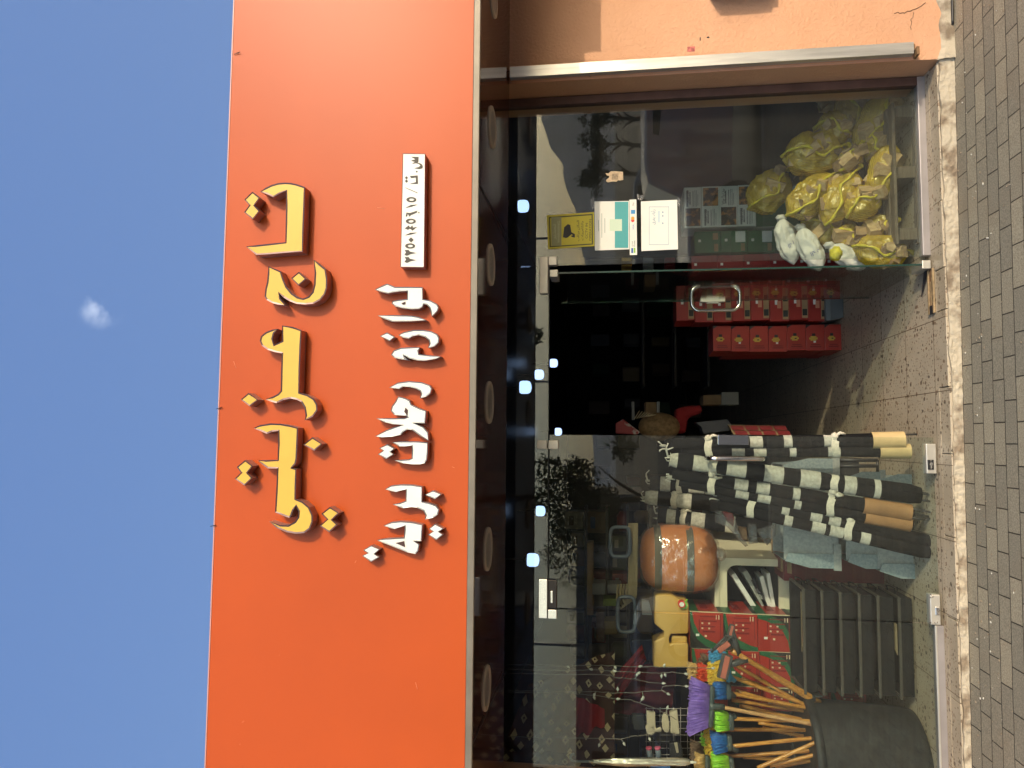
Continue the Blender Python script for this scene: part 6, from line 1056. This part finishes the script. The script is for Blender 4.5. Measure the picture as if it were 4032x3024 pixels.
for i, (x, y) in enumerate(((720, 1400), (840, 1400))):
    A, B_ = W(*c7(x, y), .5), W(*c7(x + 20, y + 140), .5); t = thing("spray_bottle", "grey bottle with pink rim lying behind the umbrella, %s one" % ("right hand" if i else "left hand"), "bottle", A, "grey bottles with pink rims"); m = MB(); m.tube([A, A.lerp(B_, .1), B_], [.014, .018, .018], n=12); obj("bottle_body", m, GRP, t); m = MB(); m.tube([A, A + (A - B_).normalized() * .012], .019, n=12); obj("pink_ring", m, PNK, t)
t = tag(obj("toy_pack", MB().b2(W(2640, 3028, .5), W(2560, 3010, .52), bev=.004), mat("blue_pack", (0.03, 0.15, 0.5), .4)), "small blue packet at the left picture edge under the umbrella", "packet")
# goods on the dim shelf above the jerrycan
WHD = mat("dim_white_goods", (0.35, 0.36, 0.36), .6);  # white darkened in its colour to stand for the unlit interior
slab("clear_tub", "small clear tub with white wording left above the beige jerrycan", "tub", [(1500, 205), (1560, 215), (1590, 330), (1500, 325)], 1.1, .08, WHD, .004, c4b)
slab("blue_basin", "dark blue plastic basin on the dim shelf behind the jerrycan", "basin", [(1400, 545), (1590, 540), (1590, 720), (1440, 740), (1400, 640)], 1.5, .2, mat("navy_plastic", (0.02, 0.04, 0.12), .4), .01, c4b)
slab("khaki_bag", "khaki padded bag behind the jerrycan", "bag", [(1440, 130), (1600, 140), (1600, 500), (1480, 500), (1440, 420)], 1.45, .2, mat("khaki_cloth", (0.14, 0.10, 0.055), .85, var=.15, bump=.4, bscale=9), .03, c4b)
for i, (x0, y0, x1, y1, c_) in enumerate(((1060, 50, 1180, 150, WHD), (1200, 60, 1320, 140, WHD), (1160, 190, 1300, 250, mat("lime_pack", (0.2, 0.28, 0.05), .6)), (1100, 300, 1170, 560, BRN), (1170, 380, 1290, 500, mat("dim_mustard", (0.22, 0.16, 0.05), .6)), (1020, -300, 1075, 330, KRAFT))):
    slab("shelf_goods", ["pale boxed goods on the dim upper shelf, right one", "pale boxed goods on the dim upper shelf, middle one", "yellowish green packet on the dim shelf", "tall brown packet on the dim shelf behind the left window", "round mustard pack on the dim shelf behind the left window", "long kraft roll lying on the topmost dim shelf"][i], "packet", rec(x0, y0, x1, y1), 2.1, .2, c_, .008, c4b)

# ------------------------------------------------------------------ deep inside, seen through the open doorway
SHF = mat("shelf_metal", (0.07, 0.06, 0.05), .5, metal=.3)
def c8(x, y): return (2400 + x / 2.458, 1300 + y / 2.458)
def c9(x, y): return (1850 + x / 2.212, 1000 + y / 2.212)
def inner(name, label, cat, pts, y, th, mt, bev=.006): return slab(name, label, cat, pts, y, th, mt, bev, c8)
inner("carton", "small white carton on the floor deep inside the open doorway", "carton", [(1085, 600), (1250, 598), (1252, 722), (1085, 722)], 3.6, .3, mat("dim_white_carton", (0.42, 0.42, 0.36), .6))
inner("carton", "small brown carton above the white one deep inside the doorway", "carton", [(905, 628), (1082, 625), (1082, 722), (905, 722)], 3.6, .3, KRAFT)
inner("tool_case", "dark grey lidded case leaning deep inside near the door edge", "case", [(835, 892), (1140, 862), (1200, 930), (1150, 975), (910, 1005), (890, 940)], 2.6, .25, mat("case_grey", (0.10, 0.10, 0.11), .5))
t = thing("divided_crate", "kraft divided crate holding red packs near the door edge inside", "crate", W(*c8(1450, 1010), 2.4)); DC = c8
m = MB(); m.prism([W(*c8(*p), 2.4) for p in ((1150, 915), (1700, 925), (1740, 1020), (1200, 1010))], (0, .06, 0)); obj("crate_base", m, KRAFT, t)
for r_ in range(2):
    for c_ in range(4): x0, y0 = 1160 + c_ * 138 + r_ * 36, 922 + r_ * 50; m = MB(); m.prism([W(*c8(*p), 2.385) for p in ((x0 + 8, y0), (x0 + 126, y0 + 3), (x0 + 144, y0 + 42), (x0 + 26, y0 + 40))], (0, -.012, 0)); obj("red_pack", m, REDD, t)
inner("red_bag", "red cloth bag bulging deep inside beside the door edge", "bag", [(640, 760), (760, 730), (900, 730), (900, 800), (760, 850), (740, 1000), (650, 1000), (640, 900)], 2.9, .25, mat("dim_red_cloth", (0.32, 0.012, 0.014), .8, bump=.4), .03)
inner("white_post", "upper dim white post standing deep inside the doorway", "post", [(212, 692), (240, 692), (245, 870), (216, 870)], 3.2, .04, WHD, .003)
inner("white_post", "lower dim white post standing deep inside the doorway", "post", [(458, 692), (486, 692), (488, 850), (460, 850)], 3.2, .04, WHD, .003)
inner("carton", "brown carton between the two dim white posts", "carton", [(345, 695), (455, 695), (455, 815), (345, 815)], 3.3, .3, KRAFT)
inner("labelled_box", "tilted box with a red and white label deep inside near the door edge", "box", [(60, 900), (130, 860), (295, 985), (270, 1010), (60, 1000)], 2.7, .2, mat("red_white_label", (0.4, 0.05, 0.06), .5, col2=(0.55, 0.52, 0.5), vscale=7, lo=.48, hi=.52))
t = thing("rattan_drum", "round rattan drum with pale strings deep inside near the door edge", "basket", W(*c8(480, 920), 2.9)); c = W(*c8(480, 935), 2.9); m = MB(); m.blob(c, (.14, .12, .2), 20, 14); obj("drum_body", m, mat("rattan", (0.30, 0.19, 0.09), .7, var=.3, vscale=30), t); m = MB()
for k in range(7): A = W(*c8(240 + k * 22, 860 - k * 4), 2.78); B_ = W(*c8(290 + k * 26, 780 + k * 6), 2.78); m.tube([A, B_], .004, n=5)
obj("string_bundle", m, CREAMP, t)
t = thing("shelf_unit", "dark metal shelf unit far inside behind the open doorway", "shelf", W(*c8(540, 370), 5.0)); m = MB(); A, B_ = W(*c8(535, -700), 5.0), W(*c8(538, 370), 5.0); m.b2((A.x, 5.0, 0.3), (A.x + .03, 5.04, 2.2)); obj("post", m, SHF, t)
for v in (-420, -60, 310): A, B_ = W(*c8(550, 310), 5.0), W(*c8(890, 310), 5.0); m = MB(); p = W(2400 + 700 / 2.458 + v * .35, 1420, 5.0); m.b2((B_.x - .3, 5.0, p.z), (A.x + .8, 5.4, p.z + .025)); obj("shelf_board", m, SHF, t)
rr = random.Random(5); cols = [mat("dim_red_pack", (0.10, 0.006, 0.005), .5), mat("dim_brown_pack", (0.07, 0.04, 0.02), .6), mat("dim_pale_pack", (0.13, 0.13, 0.13), .6), mat("dim_grey_pack", (0.04, 0.04, 0.045), .5), mat("dim_gold_pack", (0.12, 0.075, 0.02), .4), mat("dim_green_pack", (0.01, 0.04, 0.015), .5)]  # pack colours darkened to carry the shade deep in the shop
cn = ["red", "brown", "pale", "grey", "gold", "green"]; pos = ["upper row", "second row", "third row", "lower row"]
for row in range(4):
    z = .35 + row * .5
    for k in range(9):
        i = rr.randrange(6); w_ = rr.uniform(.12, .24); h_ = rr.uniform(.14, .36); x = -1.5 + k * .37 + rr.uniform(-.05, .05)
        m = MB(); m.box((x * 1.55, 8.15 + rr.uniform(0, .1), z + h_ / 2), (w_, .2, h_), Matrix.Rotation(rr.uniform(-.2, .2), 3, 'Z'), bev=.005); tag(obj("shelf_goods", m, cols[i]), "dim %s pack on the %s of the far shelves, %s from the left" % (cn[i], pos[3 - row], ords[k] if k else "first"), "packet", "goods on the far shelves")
for k in range(9):      # goods seen between the fixed pane and the door edge
    x, y = 1320 + (k % 3) * 190, 30 + (k // 3) * 40; 
    slab("brass_goods", "small brass and white goods on the shelf above the crimson cartons, %s piece" % ords[k], "packet", rec(x, y, x + 90, y + 34), 2.0 + .05 * k, .1, [mat("dull_brass", (0.45, 0.30, 0.08), .35, metal=.7), WHD, REDD][k % 3], .006, c9)

# dim stock on the shelves between the hanging goods and the jerrycan
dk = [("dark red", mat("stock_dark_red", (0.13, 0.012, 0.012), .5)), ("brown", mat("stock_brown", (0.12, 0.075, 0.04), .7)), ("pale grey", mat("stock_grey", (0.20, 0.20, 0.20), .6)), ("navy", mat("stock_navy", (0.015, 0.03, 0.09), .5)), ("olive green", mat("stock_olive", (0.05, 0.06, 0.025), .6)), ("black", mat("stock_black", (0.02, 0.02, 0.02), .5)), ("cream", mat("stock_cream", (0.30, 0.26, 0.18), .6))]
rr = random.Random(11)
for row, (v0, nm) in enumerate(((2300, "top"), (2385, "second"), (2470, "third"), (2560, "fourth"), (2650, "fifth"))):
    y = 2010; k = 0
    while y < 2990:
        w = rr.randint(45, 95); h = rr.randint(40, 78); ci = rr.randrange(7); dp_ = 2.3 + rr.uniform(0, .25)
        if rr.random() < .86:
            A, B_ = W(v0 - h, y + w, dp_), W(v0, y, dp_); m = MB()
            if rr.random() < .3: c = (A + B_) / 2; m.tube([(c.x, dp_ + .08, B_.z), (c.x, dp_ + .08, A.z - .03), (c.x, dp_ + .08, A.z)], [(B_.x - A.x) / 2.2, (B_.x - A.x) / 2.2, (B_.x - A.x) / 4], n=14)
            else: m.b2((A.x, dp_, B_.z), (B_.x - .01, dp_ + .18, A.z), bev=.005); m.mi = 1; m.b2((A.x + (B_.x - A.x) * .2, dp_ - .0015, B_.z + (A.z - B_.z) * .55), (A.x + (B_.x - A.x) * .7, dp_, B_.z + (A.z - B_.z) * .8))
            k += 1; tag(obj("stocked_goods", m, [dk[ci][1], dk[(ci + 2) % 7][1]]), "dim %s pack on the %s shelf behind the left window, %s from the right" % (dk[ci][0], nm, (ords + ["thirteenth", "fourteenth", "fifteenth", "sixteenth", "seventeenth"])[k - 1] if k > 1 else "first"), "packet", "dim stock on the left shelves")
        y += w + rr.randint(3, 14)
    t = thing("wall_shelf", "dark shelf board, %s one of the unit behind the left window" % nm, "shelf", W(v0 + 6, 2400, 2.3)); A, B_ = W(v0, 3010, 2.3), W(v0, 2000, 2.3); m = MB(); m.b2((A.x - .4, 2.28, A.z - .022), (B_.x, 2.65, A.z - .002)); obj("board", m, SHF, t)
# grit and scraps on the pavement
m = MB(); rr = random.Random(3)
for k in range(260):
    x = rr.uniform(-2.2, 2.8); y = -0.21 - abs(rr.gauss(0, .28)); s_ = rr.uniform(.0015, .0045); m.mi = 0 if rr.random() < .75 else 1
    m.blob((x, y, gz(x, 0) + s_ * .5), (s_ * rr.uniform(.8, 2), s_, s_ * .7), 6, 4, smooth=False)
tag(obj("grit", m, [mat("grit_stone", (0.34, 0.27, 0.19), .9), mat("pale_grit", (0.7, 0.66, 0.58), .8)], loc=(0, 0, 0)), "scattered grit and tiny pale scraps on the paving along the step", "grit", kind='stuff')
# ------------------------------------------------------------------ the street behind the camera, mirrored in the glass
def ridge(name, dist, h0, h1, seed, col, x0, x1, prof):
    m = MB(); n = 120
    def f(u, v):
        x = x0 + (x1 - x0) * u; h = prof(u) * (0.85 + 0.3 * noise.noise(Vector((u * 9, seed, 0))) + 0.18 * noise.noise(Vector((u * 33, seed, 2))) + 0.07 * noise.noise(Vector((u * 110, seed, 5))))
        if v <= 0.5: return (x, -dist + 300 * (1 - 2 * v) + 60 * noise.noise(Vector((u * 20, v * 5, seed))), -6 + h * (2 * v) ** 1.3)
        return (x, -dist - 500 * (2 * v - 1), -6 + h * (2 - 2 * v))
    m.sheet(f, n, 12, smooth=False); tag(obj(name, m, mat(name + "_rock", col, 0.95, var=0.25, vscale=0.01)), kind='structure')
ridge("hills", 2000, 0, 0, 3.1, (0.74, 0.72, 0.70), -2400, 2400, lambda u: 60 + 190 * math.exp(-((u - 0.74) / 0.13) ** 2) + 60 * math.exp(-((u - 0.92) / 0.06) ** 2) + 40 * math.exp(-((u - 0.3) / 0.1) ** 2))  # rock colour paled to carry part of the distance haze
BARK = mat("bark", (0.12, 0.08, 0.05), 0.9, var=0.3, vscale=20, bump=0.5); LEAF = mat("tree_leaf", (0.09, 0.115, 0.04), 0.7, col2=(0.16, 0.17, 0.06), vscale=2)
def tree(x, y, h, cr, label, seed, dens=900):
    r = random.Random(seed); t = thing("street_tree", label, "tree", (x, y, -0.2), "trees across the street")
    m = MB(); P = [(x + 0.06 * math.sin(k * 1.3 + seed), y, -0.2 + h * 0.6 * k / 5) for k in range(6)]; m.tube(P, [0.11, 0.09, 0.08, 0.07, 0.06, 0.04], n=8)
    for k in range(6):
        a = r.uniform(0, 6.28); b0 = Vector(P[3 + k % 3]); b1 = b0 + Vector((math.cos(a) * cr * .6, math.sin(a) * cr * .6, cr * r.uniform(.3, .9))); m.tube([b0, (b0 + b1) / 2 + Vector((0, 0, .08)), b1], [0.04, 0.03, 0.012], n=6)
    obj("trunk", m, BARK, t)
    m = MB(); cs = [(Vector((x + r.gauss(0, cr * .42), y + r.gauss(0, cr * .42), -0.2 + h * 0.72 + r.gauss(0, cr * .42))), r.uniform(.2, .42) * cr) for _ in range(16)]
    for k in range(dens):
        c, rr = r.choice(cs); d = Vector((r.gauss(0, 1), r.gauss(0, 1), r.gauss(0, 1))).normalized() * rr * r.uniform(.5, 1.05); p = c + d
        u = Vector((r.gauss(0, 1), r.gauss(0, 1), r.gauss(0, 1))).normalized(); v = u.orthogonal().normalized(); s_ = r.uniform(.035, .07)
        m.poly([p, p + u * s_ + v * s_ * .5, p + u * s_ * 2, p + u * s_ - v * s_ * .5])
    obj("crown", m, LEAF, t, fixn=False)
tree(10.4, -19, 3.5, 0.55, "slim young street tree across the road, furthest right in the window reflection", 1)
tree(9.5, -19, 3.5, 0.55, "young round street tree across the road behind the parked cars", 2)
tree(8.5, -19, 3.8, 0.6, "small street tree across the road beside a lamp post", 3)
tree(-1.3, -11.6, 3.7, 1.25, "large leafy street tree mirrored in the closed glass door", 4, 5200)
tree(2.6, -12.5, 3.9, 0.75, "leafy street tree whose top is mirrored in the transom above the doorway", 6, 1600)
tree(-5.4, -24, 4.2, 1.1, "street tree across the road at the far left of the street", 5)
def car(name, label, x, y, L, Wd, H, body, rot=0, van=False):
    t = thing(name, label, "car", (x, y, -0.2), "vehicles parked across the street")
    t.rotation_euler = (0, 0, rot)
    cm = mat("car_paint_%d" % (len(MATS)), body, 0.35, coat=0.5); gm = mat("car_glass", (0.01, 0.012, 0.014), 0.3, spec=0.2); rm = mat("tyre", (0.02, 0.02, 0.02), 0.8)
    z0 = -0.2
    prof = [(-.5, .28), (-.5, .55), (-.47, .62), (-.2 if not van else -.3, .64), (-.10 if not van else -.24, .97), (-.02 if not van else -.18, 1.0), (.40, 1.0), (.485, .9), (.5, .6), (.5, .28)]
    m = MB(); P = [(x + a * L, 0, z0 + b_ * H) for a, b_ in prof]
    rg = []
    for s_, ins in ((-.5, .03), (-.46, 0.0), (.46, 0.0), (.5, .03)):
        rg.append([(p[0] * (1) + (x - p[0]) * ins, y + s_ * Wd * (1 if p[2] < z0 + .66 * H else .86), p[2] - ins) for p in P])
    m.rings(rg, smooth=False); obj("body", m, cm, t)
    for s_ in (-1, 1):
        for a0, a1 in ((-.13 if van else .0, .10 if van else .19), (.12 if van else .21, .36 if van else .38)):
            m = MB(); yy = y + s_ * (Wd * .432 + 0.012)
            m.prism([(x + a0 * L, yy + s_ * 0.03, z0 + .66 * H), (x + a1 * L, yy + s_ * 0.03, z0 + .66 * H), (x + a1 * L, yy, z0 + .93 * H), (x + (a0 + .03) * L, yy, z0 + .93 * H)], (0, s_ * 0.01, 0)); obj("window", m, gm, t)
        for a in (-.32, .31):
            m = MB(); m.tube([(x + a * L, y + s_ * Wd * .40, z0 + .33), (x + a * L, y + s_ * Wd * .505, z0 + .33)], 0.33, n=24, smooth=False); w = obj("wheel", m, rm, t)
            m = MB(); m.tube([(x + a * L, y + s_ * Wd * .505, z0 + .33), (x + a * L, y + s_ * Wd * .515, z0 + .33)], 0.2, n=16, smooth=False); obj("rim", m, ALU, w)
        m = MB(); m.box((x - .49 * L, y + s_ * Wd * .36, z0 + .56 * H), (0.06, 0.3, 0.12), bev=0.02); obj("headlight", m, WHITEP, t)
        m = MB(); m.box((x - (.16 if van else .06) * L, y + s_ * Wd * .52, z0 + .68 * H), (0.12, 0.16, 0.13), bev=0.03); obj("wing_mirror", m, cm, t)
        m = MB(); m.box((x + .04 * L, y + s_ * (Wd * .5 + .01), z0 + .60 * H), (0.14, 0.02, 0.03)); obj("door_handle", m, ALU, t)
car("parked_van", "dusty rose brown van parked across the pavement in front of the shop", 4.75, -6.2, 4.6, 1.8, 1.55, (0.85, 0.72, 0.68), van=True, rot=math.radians(10))
car("parked_car", "white saloon car parked on the far side of the street", 4.9, -15.5, 4.6, 1.8, 1.45, (0.65, 0.65, 0.63))
car("parked_car", "dark grey saloon car parked further along the street", 10.4, -15.2, 4.6, 1.8, 1.45, (0.06, 0.06, 0.07))
car("parked_car", "silver saloon car parked at the left end of the street", -6.5, -15.4, 4.6, 1.8, 1.45, (0.4, 0.4, 0.41))
# lamp posts and a floodlight mast
for x, y, lab in ((7.9, -24, "thin grey lamp post across the road between two small trees"), (2.4, -26, "thin grey lamp post across the road left of the slim tree")):
    t = thing("street_lamp", lab, "street lamp", (x, y, -0.2), "lamp posts across the road"); m = MB(); m.tube([(x, y, -0.2), (x, y, 5.6)], [0.07, 0.045], n=8); obj("pole", m, ALU2, t)
    m = MB(); m.box((x + .35, y, 5.6), (0.8, 0.16, 0.07), bev=0.02); obj("lamp_head", m, ALU2, t)
t = thing("floodlight_mast", "tall mast with a rack of floodlights beyond the street", "light mast", (-27, -95, -0.2)); m = MB(); m.tube([(-27, -95, -0.2), (-27, -95, 17)], [0.25, 0.15], n=8); obj("mast_pole", m, ALU2, t)
m = MB()
for i in range(8):
    for j in range(3): m.box((-28.4 + j * 1.4, -95, 17 + i * 0.75), (0.9, 0.4, 0.5))
m.box((-27, -95.3, 20), (3.6, 0.1, 6)); obj("floodlight_rack", m, mat("mast_dark", (0.05, 0.05, 0.05), 0.7), t)
t = thing("low_building", "long pale low building across the street with a row of windows", "building", (-22, -46, -0.2)); m = MB(); m.b2((-42, -52, -0.2), (-3.5, -44, 4.2)); obj("wall", m, mat("pale_render", (0.42, 0.38, 0.33), 0.9, var=0.1), t)
for i in range(10):
    m = MB(); m.b2((-41 + i * 3.8, -44.05, 1.2), (-38.6 + i * 3.8, -43.98, 3.2)); obj("window", m, MATS["car_glass"], t)

m = MB(); m.b2((-2700, -3700, -8), (2700, 2700, 330)); hz = obj("haze", m, [], loc=(0, 0, 0)); hm = bpy.data.materials.new("haze_air"); hm.use_nodes = True; hn = hm.node_tree; hn.nodes.clear()
ho = hn.nodes.new("ShaderNodeOutputMaterial"); hv = hn.nodes.new("ShaderNodeVolumePrincipled"); hv.inputs["Color"].default_value = (0.9, 0.9, 0.9, 1); hv.inputs["Density"].default_value = 0.00026; hv.inputs["Anisotropy"].default_value = 0.45; hn.links.new(hv.outputs[0], ho.inputs["Volume"])
hz.data.materials.append(hm); tag(hz, kind='stuff')
